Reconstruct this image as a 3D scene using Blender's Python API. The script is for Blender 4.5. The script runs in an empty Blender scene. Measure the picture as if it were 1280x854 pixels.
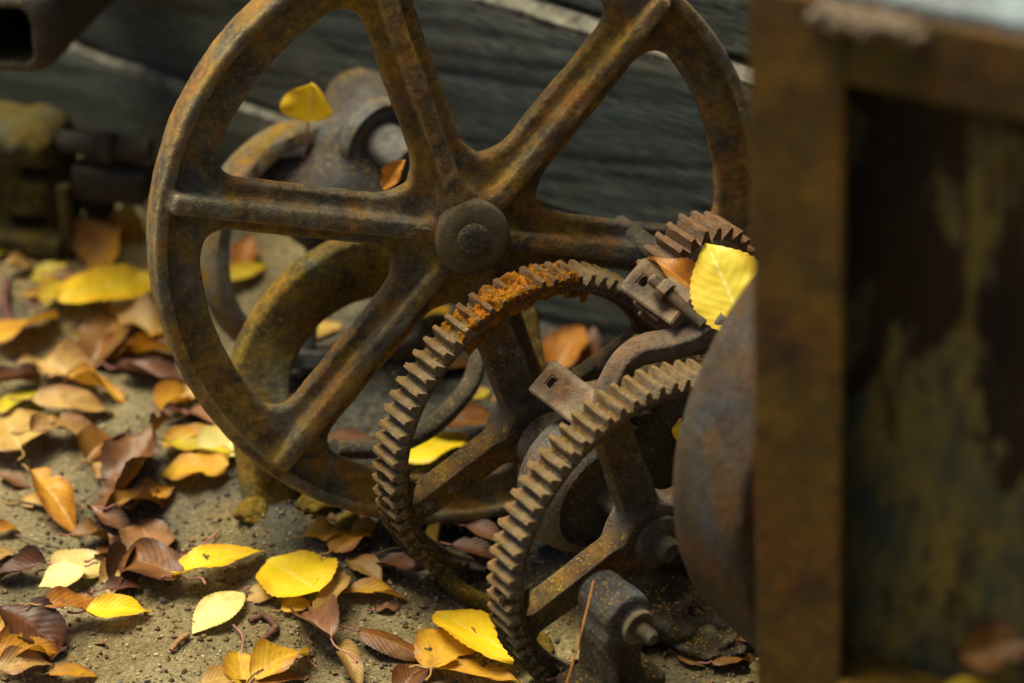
import bpy, bmesh, math, random
import numpy as np
from mathutils import Vector, Matrix, noise as mnoise

random.seed(11)
rng = np.random.default_rng(5)
scene = bpy.context.scene
COL = scene.collection
PI = math.pi

# ------------------------------------------------------------------ camera, light, exposure
H = 1.375                       # camera height above the dirt
PITCH = math.radians(32)        # camera looks down by this much
FPX = 1280 * 100 / 36.0         # focal length in photo pixels (100 mm lens)
cam_d = bpy.data.cameras.new('camera')
cam = bpy.data.objects.new('camera', cam_d)
COL.objects.link(cam)
cam.location = (0, 0, H)
cam.rotation_euler = (PI / 2 - PITCH, 0, 0)
cam_d.lens = 100
cam_d.sensor_width = 36
cam_d.clip_start = 0.05
cam_d.clip_end = 400
cam_d.dof.use_dof = True
cam_d.dof.focus_distance = 2.19
cam_d.dof.aperture_fstop = 2.8
cam_d.dof.aperture_blades = 9
scene.camera = cam

SUN_EL, SUN_AZ = math.radians(69), math.radians(-52)     # azimuth from +Y (away from camera) towards +X
world = bpy.data.worlds.new('World')
scene.world = world
world.use_nodes = True
wn = world.node_tree
sky = wn.nodes.new('ShaderNodeTexSky')
sky.sky_type = 'NISHITA'
sky.sun_disc = False
sky.sun_elevation = SUN_EL
sky.sun_rotation = SUN_AZ
sky.air_density = 0.8
sky.dust_density = 5.0
sky.ozone_density = 0.4
wn.links.new(sky.outputs[0], wn.nodes['Background'].inputs['Color'])
wn.nodes['Background'].inputs['Strength'].default_value = 0.05
sun_d = bpy.data.lights.new('sun', 'SUN')
sun_d.energy = 3.2
sun_d.angle = math.radians(32)
sun_d.color = (1.0, 0.93, 0.68)
sun = bpy.data.objects.new('sun', sun_d)
COL.objects.link(sun)
sdir = Vector((math.sin(SUN_AZ) * math.cos(SUN_EL), math.cos(SUN_AZ) * math.cos(SUN_EL), math.sin(SUN_EL)))
sun.rotation_euler = (-sdir).to_track_quat('-Z', 'Y').to_euler()
sun.location = sdir * 6
vs = scene.view_settings
vs.view_transform = 'Standard'
vs.look = 'None'
vs.exposure = 1.25
vs.gamma = 1
scene.cycles.use_denoising = True
scene.cycles.max_bounces = 5
scene.cycles.diffuse_bounces = 3
scene.cycles.glossy_bounces = 3


# ------------------------------------------------------------------ survey helpers
def at(px, py, z):
    """world point seen at photo pixel (px,py) at camera depth z"""
    X = (px - 640) / FPX * z
    y = -(py - 427) / FPX * z
    return np.array([X, z * math.cos(PITCH) + y * math.sin(PITCH), H + y * math.cos(PITCH) - z * math.sin(PITCH)])


def on_ground(px, py):
    d = at(px, py, 1) - np.array([0, 0, H])
    return np.array([0, 0, H]) - d * H / d[2]


# ------------------------------------------------------------------ numpy noise
_perm = rng.random((64, 64, 64))


def vnoise(P, s=1.0, seed=0):
    P = np.asarray(P, float) * s + seed * 7.31 + 100
    i = np.floor(P).astype(int)
    f = P - i
    f = f * f * (3 - 2 * f)
    i &= 63
    j = (i + 1) & 63
    r = 0
    for a in (0, 1):
        wx = f[..., 0] if a else 1 - f[..., 0]
        ix = j[..., 0] if a else i[..., 0]
        for b in (0, 1):
            wy = f[..., 1] if b else 1 - f[..., 1]
            iy = j[..., 1] if b else i[..., 1]
            for c in (0, 1):
                wz = f[..., 2] if c else 1 - f[..., 2]
                iz = j[..., 2] if c else i[..., 2]
                r = r + wx * wy * wz * _perm[ix, iy, iz]
    return r * 2 - 1


def fbm(P, s, oct=3, seed=0):
    r, a, t = 0, 1.0, 0
    for k in range(oct):
        r = r + a * vnoise(P, s * 2 ** k, seed + k)
        t += a
        a *= .5
    return r / t


# ------------------------------------------------------------------ object helpers
def link(o, parent=None):
    COL.objects.link(o)
    if parent is not None:
        o.parent = parent
    return o


def tag(o, label=None, cat=None, group=None, kind=None):
    if label: o['label'] = label
    if cat: o['category'] = cat
    if group: o['group'] = group
    if kind: o['kind'] = kind
    return o


def empty(name, label, cat, M=None, group=None):
    o = bpy.data.objects.new(name, None)
    o.empty_display_size = .02
    COL.objects.link(o)
    if M is not None:
        o.matrix_world = M
    return tag(o, label, cat, group)


def mesh_np(name, V, F, mat, smooth=True, normals=None):
    me = bpy.data.meshes.new(name)
    V = np.asarray(V, float)
    if isinstance(F, np.ndarray):
        n = F.shape[1]
        me.vertices.add(len(V))
        me.vertices.foreach_set('co', V.ravel())
        me.loops.add(F.size)
        me.loops.foreach_set('vertex_index', F.ravel().astype(np.int32))
        me.polygons.add(len(F))
        me.polygons.foreach_set('loop_start', np.arange(0, F.size, n, dtype=np.int32))
        me.polygons.foreach_set('loop_total', np.full(len(F), n, dtype=np.int32))
        me.update(calc_edges=True)
        me.validate()
    else:
        me.from_pydata([tuple(v) for v in V], [], [tuple(int(q) for q in f) for f in F])
    me.polygons.foreach_set('use_smooth', np.full(len(me.polygons), smooth))
    if mat is not None:
        me.materials.append(mat)
    if normals is not None:
        me.normals_split_custom_set_from_vertices([tuple(n) for n in normals])
    me.update()
    return me


def obj(name, me, parent=None):
    return link(bpy.data.objects.new(name, me), parent)


def frame(c, x, z):
    """4x4 with z axis along z, x axis near x"""
    z = Vector(z).normalized()
    x = Vector(x)
    x = (x - z * x.dot(z)).normalized()
    y = z.cross(x)
    M = Matrix.Identity(4)
    for i in range(3):
        M[i][0], M[i][1], M[i][2], M[i][3] = x[i], y[i], z[i], c[i]
    return M


class MB:
    """collects simple shapes for one mesh"""
    def __init__(self):
        self.V, self.F = [], []

    def add(self, V, F):
        o = len(self.V)
        self.V += [tuple(v) for v in V]
        self.F += [tuple(q + o for q in f) for f in F]

    def box(self, lo, hi, bev=.002, seg=2, M=None, rough=0, cuts=0, seed=0):
        bm = bmesh.new()
        bmesh.ops.create_cube(bm, size=1)
        lo, hi = Vector(lo), Vector(hi)
        for v in bm.verts:
            v.co = Vector([(lo[i] + hi[i]) / 2 + v.co[i] * (hi[i] - lo[i]) for i in range(3)])
        if cuts:
            bmesh.ops.subdivide_edges(bm, edges=bm.edges[:], cuts=cuts, use_grid_fill=True)
        if bev:
            es = [e for e in bm.edges if len(e.link_faces) == 2 and e.calc_face_angle(0) > .5]
            bmesh.ops.bevel(bm, geom=es, offset=bev, segments=seg, affect='EDGES', profile=.6, clamp_overlap=True)
        self.bm(bm, M, rough, seed)

    def bm(self, bm, M=None, rough=0, seed=0):
        bm.verts.ensure_lookup_table()
        bm.verts.index_update()
        V = np.array([v.co[:] for v in bm.verts])
        F = [[v.index for v in f.verts] for f in bm.faces]
        if rough:
            bm.normal_update()
            N = np.array([v.normal[:] for v in bm.verts])
            V = V + N * (fbm(V, 60, 3, seed) * rough)[:, None]
        if M is not None:
            V = np.array([(M @ Vector(v))[:] for v in V])
        self.add(V, F)
        bm.free()

    def lathe(self, prof, n=40, M=None, cap=True, rough=0, seed=0, wob=0):
        """prof: list of (r, z)"""
        prof = np.array(prof, float)
        a = np.linspace(0, 2 * PI, n, endpoint=False)
        V = np.stack([prof[:, 0][:, None] * np.cos(a), prof[:, 0][:, None] * np.sin(a), np.repeat(prof[:, 1][:, None], n, 1)], -1).reshape(-1, 3)
        F = []
        for i in range(len(prof) - 1):
            for k in range(n):
                F.append((i * n + k, i * n + (k + 1) % n, (i + 1) * n + (k + 1) % n, (i + 1) * n + k))
        if cap:
            F.append(tuple(reversed(range(n))))
            F.append(tuple((len(prof) - 1) * n + k for k in range(n)))
        if rough:
            R = np.maximum(np.hypot(V[:, 0], V[:, 1]), 1e-6)
            d = fbm(V, 55, 3, seed) * rough
            V[:, 0] += V[:, 0] / R * d
            V[:, 1] += V[:, 1] / R * d
            V[:, 2] += fbm(V, 55, 2, seed + 9) * rough * .6
        if M is not None:
            V = np.array([(M @ Vector(v))[:] for v in V])
        self.add(V, F)

    def tube(self, pts, r, n=8, rr=None, cap=True):
        pts = [Vector(p) for p in pts]
        m = len(pts)
        up = Vector((0.13, .21, 1)).normalized()
        V, F = [], []
        for i, p in enumerate(pts):
            t = (pts[min(i + 1, m - 1)] - pts[max(i - 1, 0)]).normalized()
            if i == 0:
                x = t.orthogonal().normalized()
            x = (x - t * x.dot(t)).normalized()
            y = t.cross(x)
            R = rr[i] if rr is not None else r
            for k in range(n):
                a = 2 * PI * k / n
                V.append(p + (x * math.cos(a) + y * math.sin(a)) * R)
        for i in range(m - 1):
            for k in range(n):
                F.append((i * n + k, i * n + (k + 1) % n, (i + 1) * n + (k + 1) % n, (i + 1) * n + k))
        if cap:
            F.append(tuple(reversed(range(n))))
            F.append(tuple((m - 1) * n + k for k in range(n)))
        self.add(V, F)

    def sweep(self, pts, wdir, w, d, bev=.003, rough=0, seed=0):
        """rounded rectangle swept along pts; wdir = direction of depth d, width w lies in the bend plane"""
        pts = [Vector(p) for p in pts]
        m = len(pts)
        V, F = [], []
        wd = Vector(wdir).normalized()
        b = bev
        for i, p in enumerate(pts):
            t = (pts[min(i + 1, m - 1)] - pts[max(i - 1, 0)]).normalized()
            dd = (wd - t * wd.dot(t)).normalized()
            s = t.cross(dd)
            W = (w[i] if hasattr(w, '__len__') else w) / 2
            D = (d[i] if hasattr(d, '__len__') else d) / 2
            for (cx, cy, a0) in ((W - b, D - b, 0), (-W + b, D - b, 1), (-W + b, -D + b, 2), (W - b, -D + b, 3)):
                for k in range(4):
                    a = (a0 + k / 3) * PI / 2
                    V.append(p + s * (cx + b * math.cos(a)) + dd * (cy + b * math.sin(a)))
        n = 16
        for i in range(m - 1):
            for k in range(n):
                F.append((i * n + k, i * n + (k + 1) % n, (i + 1) * n + (k + 1) % n, (i + 1) * n + k))
        F.append(tuple(reversed(range(n))))
        F.append(tuple((m - 1) * n + k for k in range(n)))
        V = np.array([v[:] for v in V])
        if rough:
            V = V + np.stack([fbm(V, 50, 3, seed + k) for k in range(3)], -1) * rough
        self.add(V, F)

    def build(self, name, mat, parent=None, smooth=True, angle=50):
        me = mesh_np(name, np.array(self.V), self.F, mat, smooth)
        if smooth and angle:
            me.set_sharp_from_angle(angle=math.radians(angle))
        return obj(name, me, parent)


def spline(pts, n=40):
    """Catmull-Rom through pts"""
    P = np.array(pts, float)
    P = np.vstack([2 * P[0] - P[1], P, 2 * P[-1] - P[-2]])
    out = []
    m = len(P) - 3
    for k in range(n + 1):
        u = k / n * m
        i = min(int(u), m - 1)
        t = u - i
        a, b, c, d = P[i:i + 4]
        out.append(.5 * ((2 * b) + (-a + c) * t + (2 * a - 5 * b + 4 * c - d) * t * t + (-a + 3 * b - 3 * c + d) * t ** 3))
    return np.array(out)


# ------------------------------------------------------------------ signed distance casting tools
def smin(a, b, k):
    h = np.clip(.5 + .5 * (b - a) / k, 0, 1)
    return b * (1 - h) + a * h - k * h * (1 - h)


def smax(a, b, k):
    return -smin(-a, -b, k)


def sd_box(X, Y, Z, c, h, r=0):
    qx, qy, qz = abs(X - c[0]) - h[0] + r, abs(Y - c[1]) - h[1] + r, abs(Z - c[2]) - h[2] + r
    o = np.sqrt(np.maximum(qx, 0) ** 2 + np.maximum(qy, 0) ** 2 + np.maximum(qz, 0) ** 2)
    return o + np.minimum(np.maximum(qx, np.maximum(qy, qz)), 0) - r


def sd_slab(d2, Z, z0, z1, r):
    """2-D distance d2 extruded from z0 to z1, edges rounded by r"""
    qx, qz = d2 + r, abs(Z - (z0 + z1) / 2) - (z1 - z0) / 2 + r
    return np.sqrt(np.maximum(qx, 0) ** 2 + np.maximum(qz, 0) ** 2) + np.minimum(np.maximum(qx, qz), 0) - r


def sd_caps(X, Y, Z, a, b, r):
    a, b = np.array(a, float), np.array(b, float)
    d = b - a
    t = np.clip(((X - a[0]) * d[0] + (Y - a[1]) * d[1] + (Z - a[2]) * d[2]) / (d @ d), 0, 1)
    return np.sqrt((X - a[0] - d[0] * t) ** 2 + (Y - a[1] - d[1] * t) ** 2 + (Z - a[2] - d[2] * t) ** 2) - r


def sd_cyl(X, Y, Z, c, ax, r, h, rd=.002):
    ax = np.array(ax, float) / np.linalg.norm(ax)
    dx, dy, dz = X - c[0], Y - c[1], Z - c[2]
    t = dx * ax[0] + dy * ax[1] + dz * ax[2]
    rad = np.sqrt(np.maximum(dx * dx + dy * dy + dz * dz - t * t, 0))
    return sd_slab(rad - r, t, -h, h, rd)


def surface_nets(f, lo, hi, h):
    ax = [np.arange(lo[i], hi[i] + h, h) for i in range(3)]
    X, Y, Z = np.meshgrid(*ax, indexing='ij', sparse=True)
    D = np.ascontiguousarray(f(X, Y, Z) + 0 * (X + Y + Z), dtype=np.float32)
    s = D < 0
    nx, ny, nz = D.shape
    cnt = np.zeros((nx - 1, ny - 1, nz - 1), np.int8)
    for a in (0, 1):
        for b in (0, 1):
            for c in (0, 1):
                cnt += s[a:nx - 1 + a, b:ny - 1 + b, c:nz - 1 + c]
    mask = (cnt > 0) & (cnt < 8)
    cells = np.argwhere(mask)
    idx = np.full(mask.shape, -1, np.int32)
    idx[mask] = np.arange(len(cells))
    acc = np.zeros((len(cells), 3))
    num = np.zeros(len(cells))
    cor = [(a, b, c) for a in (0, 1) for b in (0, 1) for c in (0, 1)]
    for p in cor:
        for q in cor:
            if sum(q) - sum(p) == 1 and all(q[i] >= p[i] for i in range(3)):
                da = D[cells[:, 0] + p[0], cells[:, 1] + p[1], cells[:, 2] + p[2]]
                db = D[cells[:, 0] + q[0], cells[:, 1] + q[1], cells[:, 2] + q[2]]
                w = (da < 0) != (db < 0)
                t = np.where(w, da / np.where(w, da - db, 1), 0)
                pos = np.array(p) + t[:, None] * (np.array(q) - np.array(p))
                acc += pos * w[:, None]
                num += w
    V = np.array(lo) + h * (cells + acc / num[:, None])
    Q = []
    for axn in range(3):
        o = [1 if k == axn else 0 for k in range(3)]
        A = s[:nx - o[0], :ny - o[1], :nz - o[2]]
        B = s[o[0]:, o[1]:, o[2]:]
        e = np.argwhere(A != B)
        b, c = [(1, 2), (2, 0), (0, 1)][axn]
        lim = np.array(D.shape) - 1
        ok = (e[:, b] > 0) & (e[:, c] > 0) & (e[:, b] < lim[b]) & (e[:, c] < lim[c])
        e = e[ok]
        ob, oc = np.eye(3, dtype=int)[b], np.eye(3, dtype=int)[c]
        g = lambda x: idx[x[:, 0], x[:, 1], x[:, 2]]
        q = np.stack([g(e - ob - oc), g(e - oc), g(e), g(e - ob)], 1)
        inside = A[e[:, 0], e[:, 1], e[:, 2]]
        q[~inside] = q[~inside][:, ::-1]
        Q.append(q)
    return V, np.vstack(Q)


def vnormals(V, Q):
    n = np.cross(V[Q[:, 2]] - V[Q[:, 0]], V[Q[:, 3]] - V[Q[:, 1]])
    N = np.zeros_like(V)
    for k in range(4):
        np.add.at(N, Q[:, k], n)
    return N / np.maximum(np.linalg.norm(N, axis=1), 1e-12)[:, None]


def cast(f, lo, hi, h, rough=.0006, seed=0, pit=.0004):
    V, Q = surface_nets(f, lo, hi, h)
    for _ in range(2):     # light relaxation
        S = np.zeros_like(V); C = np.zeros(len(V))
        for a in range(4):
            for b in ((a + 1) % 4, (a + 3) % 4):
                np.add.at(S, Q[:, a], V[Q[:, b]]); np.add.at(C, Q[:, a], 1)
        V = V * .5 + .5 * S / C[:, None]
    N = vnormals(V, Q)
    V = V + N * (fbm(V, 45, 3, seed) * rough + np.minimum(fbm(V, 170, 2, seed + 5) + .25, 0) * pit * 2)[:, None]
    return V, Q, vnormals(V, Q)


def partition(V, Q, N, names, lab, mat, parent):
    """split one seamless casting into parts; lab gives the part of every face"""
    out = {}
    for k, nm in enumerate(names):
        q = Q[lab == k]
        if not len(q):
            continue
        u, inv = np.unique(q, return_inverse=True)
        me = mesh_np(nm, V[u], inv.reshape(q.shape), mat, True, N[u])
        out[k] = obj(nm, me, parent)
    return out


def cast_part(name, f, lo, hi, h, mat, parent=None, **kw):
    V, Q, N = cast(f, lo, hi, h, **kw)
    return obj(name, mesh_np(name, V, Q, mat, True), parent)


# ------------------------------------------------------------------ materials
class NT:
    def __init__(self, name):
        self.m = bpy.data.materials.new(name)
        self.m.use_nodes = True
        self.t = self.m.node_tree
        self.b = self.t.nodes['Principled BSDF']
        self.out = self.t.nodes['Material Output']

    def n(self, typ, **kw):
        nd = self.t.nodes.new('ShaderNode' + typ)
        for k, v in kw.items():
            if k.startswith('i_'):
                key = k[2:]
                nd.inputs[int(key) if key.isdigit() else key.replace('_', ' ')].default_value = v
            else:
                setattr(nd, k, v)
        return nd

    def l(self, a, b):
        self.t.links.new(a, b)

    def ramp(self, src, stops, interp='LINEAR'):
        r = self.n('ValToRGB')
        r.color_ramp.interpolation = interp
        els = r.color_ramp.elements
        while len(els) < len(stops):
            els.new(.5)
        for e, (p, c) in zip(els, stops):
            e.position = p
            e.color = (*c, 1) if hasattr(c, '__len__') else (c, c, c, 1)
        self.l(src, r.inputs[0])
        return r.outputs[0]

    def mix(self, fac, a, b, mode='MIX'):
        m = self.n('Mix', data_type='RGBA', blend_type=mode)
        for s, sock in ((fac, m.inputs[0]), (a, m.inputs[6]), (b, m.inputs[7])):
            if hasattr(s, 'links'):
                self.l(s, sock)
            else:
                sock.default_value = (*s, 1) if hasattr(s, '__len__') else s
        return m.outputs[2]

    def noise(self, vec, scale, detail=4, rough=.6, dist=0):
        nd = self.n('TexNoise', i_Scale=scale, i_Detail=detail, i_Roughness=rough, i_Distortion=dist)
        if vec is not None:
            self.l(vec, nd.inputs['Vector'])
        return nd.outputs[0]

    def math(self, op, a, b=None, clamp=False):
        m = self.n('Math', operation=op, use_clamp=clamp)
        for s, sock in ((a, m.inputs[0]), (b, m.inputs[1])):
            if s is None:
                continue
            if hasattr(s, 'links'):
                self.l(s, sock)
            else:
                sock.default_value = s
        return m.outputs[0]


def rust(name, base=(.105, .052, .014), ochre=(.25, .135, .022), dark=(.022, .014, .009), orange=(.27, .095, .018),
         patina=(.085, .10, .10), worn=(.30, .25, .18), f_ochre=.5, f_orange=.35, f_patina=.35, f_dark=.5, dust=.35, dustc=(.34, .23, .055),
         wear=.6, rough=.62, spec=.5, bump=.8, off=0.0, scale=1.0, metal=0.0, grit=.6, sat=1.18, val=1.0):
    k = NT(name)
    tc = k.n('TexCoord')
    mp = k.n('Mapping')
    mp.inputs['Location'].default_value = (off, off * .7, off * 1.3)
    mp.inputs['Scale'].default_value = (scale,) * 3
    k.l(tc.outputs['Object'], mp.inputs['Vector'])
    P = mp.outputs[0]
    def thr(n, f, soft=.12):       # coverage f in 0..1 -> mask
        c = .70 - .40 * f
        return k.ramp(n, [(max(c - soft, 0), 0.0), (min(c + soft, 1), 1.0)])
    c = k.mix(thr(k.noise(P, 17, 7, .62, .4), f_ochre, .14), base, ochre)
    c = k.mix(thr(k.noise(P, 26, 8, .68, .6), f_orange, .09), c, orange)
    c = k.mix(thr(k.noise(P, 11, 8, .66, .8), f_patina, .10), c, patina)
    c = k.mix(thr(k.noise(P, 34, 8, .7, .3), f_dark, .12), c, dark)
    # fine tonal grain
    c = k.mix(.75, c, k.ramp(k.noise(P, 170, 6, .78), [(.3, .12), (.5, .52), (.7, .95)]), 'OVERLAY')
    c = k.mix(k.ramp(k.noise(P, 620, 3, .7), [(.58, 0.0), (.68, grit)]), c, dark)
    # dust in specks
    sp = k.math('MULTIPLY', k.ramp(k.noise(P, 330, 3, .7), [(.56, 0.0), (.66, 1.0)]), thr(k.noise(P, 13, 5, .65), dust + .1, .09))
    c = k.mix(k.math('MULTIPLY', sp, min(1, dust * 2)), c, dustc)
    geo = k.n('NewGeometry')
    # edges rubbed paler
    w = k.ramp(geo.outputs['Pointiness'], [(.515, 0.0), (.58, 1.0)])
    w = k.math('MULTIPLY', w, k.ramp(k.noise(P, 45, 6, .7), [(.35, 0.1), (.6, 1.0)]))
    c = k.mix(k.math('MULTIPLY', w, wear), c, worn)
    hs = k.n('HueSaturation', i_Saturation=sat, i_Value=val)
    k.l(c, hs.inputs['Color'])
    k.l(hs.outputs[0], k.b.inputs['Base Color'])
    rn = k.ramp(k.noise(P, 60, 5, .6), [(.3, rough - .16), (.7, min(rough + .16, 1))])
    k.l(rn, k.b.inputs['Roughness'])
    k.b.inputs['Specular IOR Level'].default_value = spec
    k.b.inputs['Metallic'].default_value = metal
    h = k.math('ADD', k.math('MULTIPLY', k.noise(P, 110, 7, .75), .7), k.math('MULTIPLY', k.noise(P, 520, 4, .75), .35))
    b = k.n('Bump', i_Strength=bump, i_Distance=.008)
    k.l(h, b.inputs['Height'])
    k.l(b.outputs[0], k.b.inputs['Normal'])
    return k.m


M_wheel = rust('ochre_rusted_iron', base=(.150, .082, .012), ochre=(.33, .195, .020), orange=(.35, .130, .014), patina=(.080, .098, .085), f_ochre=.58, f_orange=.36, f_patina=.38, f_dark=.40, sat=1.14, wear=1.0, worn=(.56, .45, .27), spec=.6, rough=.56)  # rubbed rib edges, made paler still to paint in their sky highlight
M_hub = rust('olive_hub_iron', base=(.07, .050, .018), ochre=(.12, .085, .022), orange=(.10, .05, .018), f_ochre=.5, f_orange=.2, f_patina=.3, f_dark=.3, dust=.1, wear=.6, off=2.2)
M_gear = rust('brown_rusted_iron', base=(.10, .058, .022), ochre=(.19, .115, .022), orange=(.19, .075, .025), patina=(.10, .09, .085), f_ochre=.4, f_orange=.3,
              f_patina=.35, f_dark=.42, dust=.5, dustc=(.38, .26, .06), wear=.8, worn=(.33, .27, .20), off=3.1, rough=.52, spec=.6)
M_tooth = rust('worn_tooth_iron', base=(.16, .100, .044), ochre=(.23, .145, .042), orange=(.19, .09, .036), patina=(.165, .138, .10), f_ochre=.4, f_orange=.28,
               f_patina=.4, f_dark=.18, dust=.15, wear=1.0, worn=(.36, .30, .22), off=5.7, rough=.48, spec=.7)
M_rgear = rust('red_brown_pinion_iron', base=(.13, .078, .042), ochre=(.19, .115, .042), orange=(.20, .085, .030), patina=(.13, .11, .095), f_ochre=.4, f_orange=.4, f_patina=.4, f_dark=.28, dust=.15, wear=1.0, worn=(.34, .27, .2), off=7.7, rough=.5, spec=.7)
M_rtooth = rust('orange_rusted_tooth', base=(.19, .085, .022), ochre=(.30, .15, .025), orange=(.36, .125, .012), patina=(.15, .10, .07), f_ochre=.5, f_orange=.5, f_patina=.35, f_dark=.25, dust=.2, wear=.7, worn=(.38, .27, .15), off=6.4, rough=.75, spec=.3)
M_brac = rust('reddish_bracket_iron', base=(.082, .048, .022), ochre=(.14, .080, .022), orange=(.16, .066, .018), patina=(.068, .064, .058), f_ochre=.38, f_orange=.4,
              f_patina=.42, f_dark=.40, dust=.12, wear=.9, worn=(.28, .21, .14), off=9.2, rough=.5, spec=.7)
M_blue = rust('blue_grey_iron', base=(.042, .032, .024), ochre=(.10, .060, .018), orange=(.11, .044, .014), patina=(.052, .060, .070), f_ochre=.42, f_orange=.36,
              f_patina=.50, f_dark=.42, dust=.6, wear=.7, worn=(.22, .21, .20), off=12.4, rough=.55, spec=.6)
M_pulley = rust('dull_pulley_iron', base=(.050, .027, .009), ochre=(.10, .057, .010), orange=(.105, .038, .008), patina=(.042, .043, .046), f_ochre=.6, f_orange=.46, sat=1.3,
                f_patina=.36, f_dark=.4, dust=.4, dustc=(.2, .13, .03), grit=.8, wear=.5, worn=(.14, .13, .12), off=22.4, rough=.66, spec=.4)
M_leg = rust('lichened_iron', base=(.11, .070, .016), ochre=(.20, .125, .018), orange=(.25, .12, .014), patina=(.07, .075, .055), f_ochre=.55, f_orange=.3,
             f_patina=.32, f_dark=.40, sat=1.3, dust=.8, dustc=(.30, .21, .04), wear=.6, worn=(.19, .21, .24), off=15.3, rough=.75, spec=.35)
M_dark = rust('dark_oily_iron', base=(.030, .020, .010), ochre=(.085, .052, .012), orange=(.09, .035, .012), patina=(.05, .055, .06), f_ochre=.36, f_orange=.2,
              f_patina=.3, f_dark=.55, dust=.7, dustc=(.33, .22, .04), wear=.6, worn=(.2, .18, .14), off=18.8, rough=.5)
M_crust = rust('flaking_orange_rust', base=(.32, .12, .012), ochre=(.42, .20, .025), orange=(.40, .135, .010), patina=(.30, .20, .08), dark=(.07, .028, .01), f_ochre=.5,
               f_orange=.55, f_patina=.12, f_dark=.28, dust=.2, dustc=(.5, .3, .07), wear=.5, worn=(.5, .32, .10), off=1.7, rough=.85, spec=.25, bump=.9, scale=1.6)
M_deep = rust('blackened_iron', base=(.014, .010, .007), ochre=(.034, .022, .007), orange=(.032, .014, .008), patina=(.018, .018, .020), f_ochre=.4, f_orange=.3, f_patina=.3, f_dark=.4, dust=.2, dustc=(.1, .07, .02), wear=.5, worn=(.07, .06, .045), off=41.8, rough=.7, spec=.3)
M_clog = rust('clogged_oily_dirt', base=(.055, .037, .012), ochre=(.115, .078, .018), orange=(.085, .05, .014), patina=(.04, .034, .02), dark=(.018, .012, .006), f_ochre=.5, f_orange=.3, f_patina=.35, f_dark=.4, dust=.6, dustc=(.36, .25, .06), wear=.5, worn=(.2, .15, .06), off=44.1, rough=.8, spec=.35, bump=1.0, scale=1.5)
M_box = rust('dark_box_rust', base=(.076, .037, .004), ochre=(.150, .085, .006), orange=(.130, .048, .004), patina=(.048, .050, .020), f_ochre=.5, f_orange=.38, sat=1.3,
             f_patina=.25, f_dark=.32, dust=.1, wear=.3, worn=(.12, .10, .05), off=28.8, rough=.6, spec=.3, scale=.6)
M_boxtop = rust('sky_tinted_box_top', base=(.14, .13, .12), ochre=(.16, .13, .09), orange=(.13, .08, .05), patina=(.24, .29, .31), f_ochre=.3, f_orange=.2, f_patina=.7,
                f_dark=.15, dust=.1, wear=.3, off=31.8, rough=.5)  # pale blue of the reflected sky is painted into this sheet
M_block = rust('mustard_casting', base=(.040, .030, .006), ochre=(.075, .056, .009), orange=(.10, .06, .012), patina=(.05, .055, .035), f_ochre=.6, f_orange=.25,
               f_patina=.3, f_dark=.3, dust=.3, dustc=(.16, .12, .03), wear=.3, worn=(.16, .13, .06), off=25.1, rough=.8, spec=.25)
M_soil = rust('caked_dirt', base=(.15, .10, .028), ochre=(.22, .15, .045), orange=(.17, .11, .03), patina=(.09, .075, .04), dark=(.04, .027, .012), f_ochre=.55, f_orange=.3,
              f_patina=.25, f_dark=.32, dust=.5, dustc=(.36, .27, .10), wear=.3, worn=(.3, .22, .09), off=35.1, rough=.95, spec=.15, bump=.9, scale=1.5)


def mat_panel():   # flaked paint in tall ragged patches, interior shade painted in at right and top
    k = NT('flaked_paint_shade_panel')
    tc = k.n('TexCoord')
    P = tc.outputs['Object']
    sep = k.n('SeparateXYZ')
    k.l(P, sep.inputs[0])
    mp = k.n('Mapping')
    mp.inputs['Scale'].default_value = (1, 1, .42)
    k.l(P, mp.inputs['Vector'])
    S = mp.outputs[0]
    c = k.mix(k.ramp(k.noise(S, 18, 7, .65), [(.35, 0.0), (.65, 1.0)]), (.006, .004, .002), (.030, .015, .004))
    paint = k.mix(k.ramp(k.noise(S, 30, 8, .7), [(.40, 0.0), (.58, 1.0)]), (.028, .040, .031), (.155, .113, .024))
    paint = k.mix(k.ramp(k.noise(P, 130, 5, .7), [(.45, 0.0), (.65, .6)]), paint, (.05, .045, .02))
    n = k.math('ADD', k.noise(S, 15, 10, .62, .6), k.math('MULTIPLY', sep.outputs[0], -1.25))
    n = k.math('ADD', n, k.math('MULTIPLY', sep.outputs[2], -.72))
    c = k.mix(k.ramp(n, [(.365, 0.0), (.39, 1.0)]), c, paint)
    c = k.mix(k.ramp(k.noise(S, 55, 7, .7), [(.54, 0.0), (.62, .8)]), c, (.035, .016, .004))
    k.l(c, k.b.inputs['Base Color'])
    k.b.inputs['Roughness'].default_value = .8
    k.b.inputs['Specular IOR Level'].default_value = .2
    b = k.n('Bump', i_Strength=.5, i_Distance=.002)
    k.l(n, b.inputs['Height'])
    k.l(b.outputs[0], k.b.inputs['Normal'])
    return k.m


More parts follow.
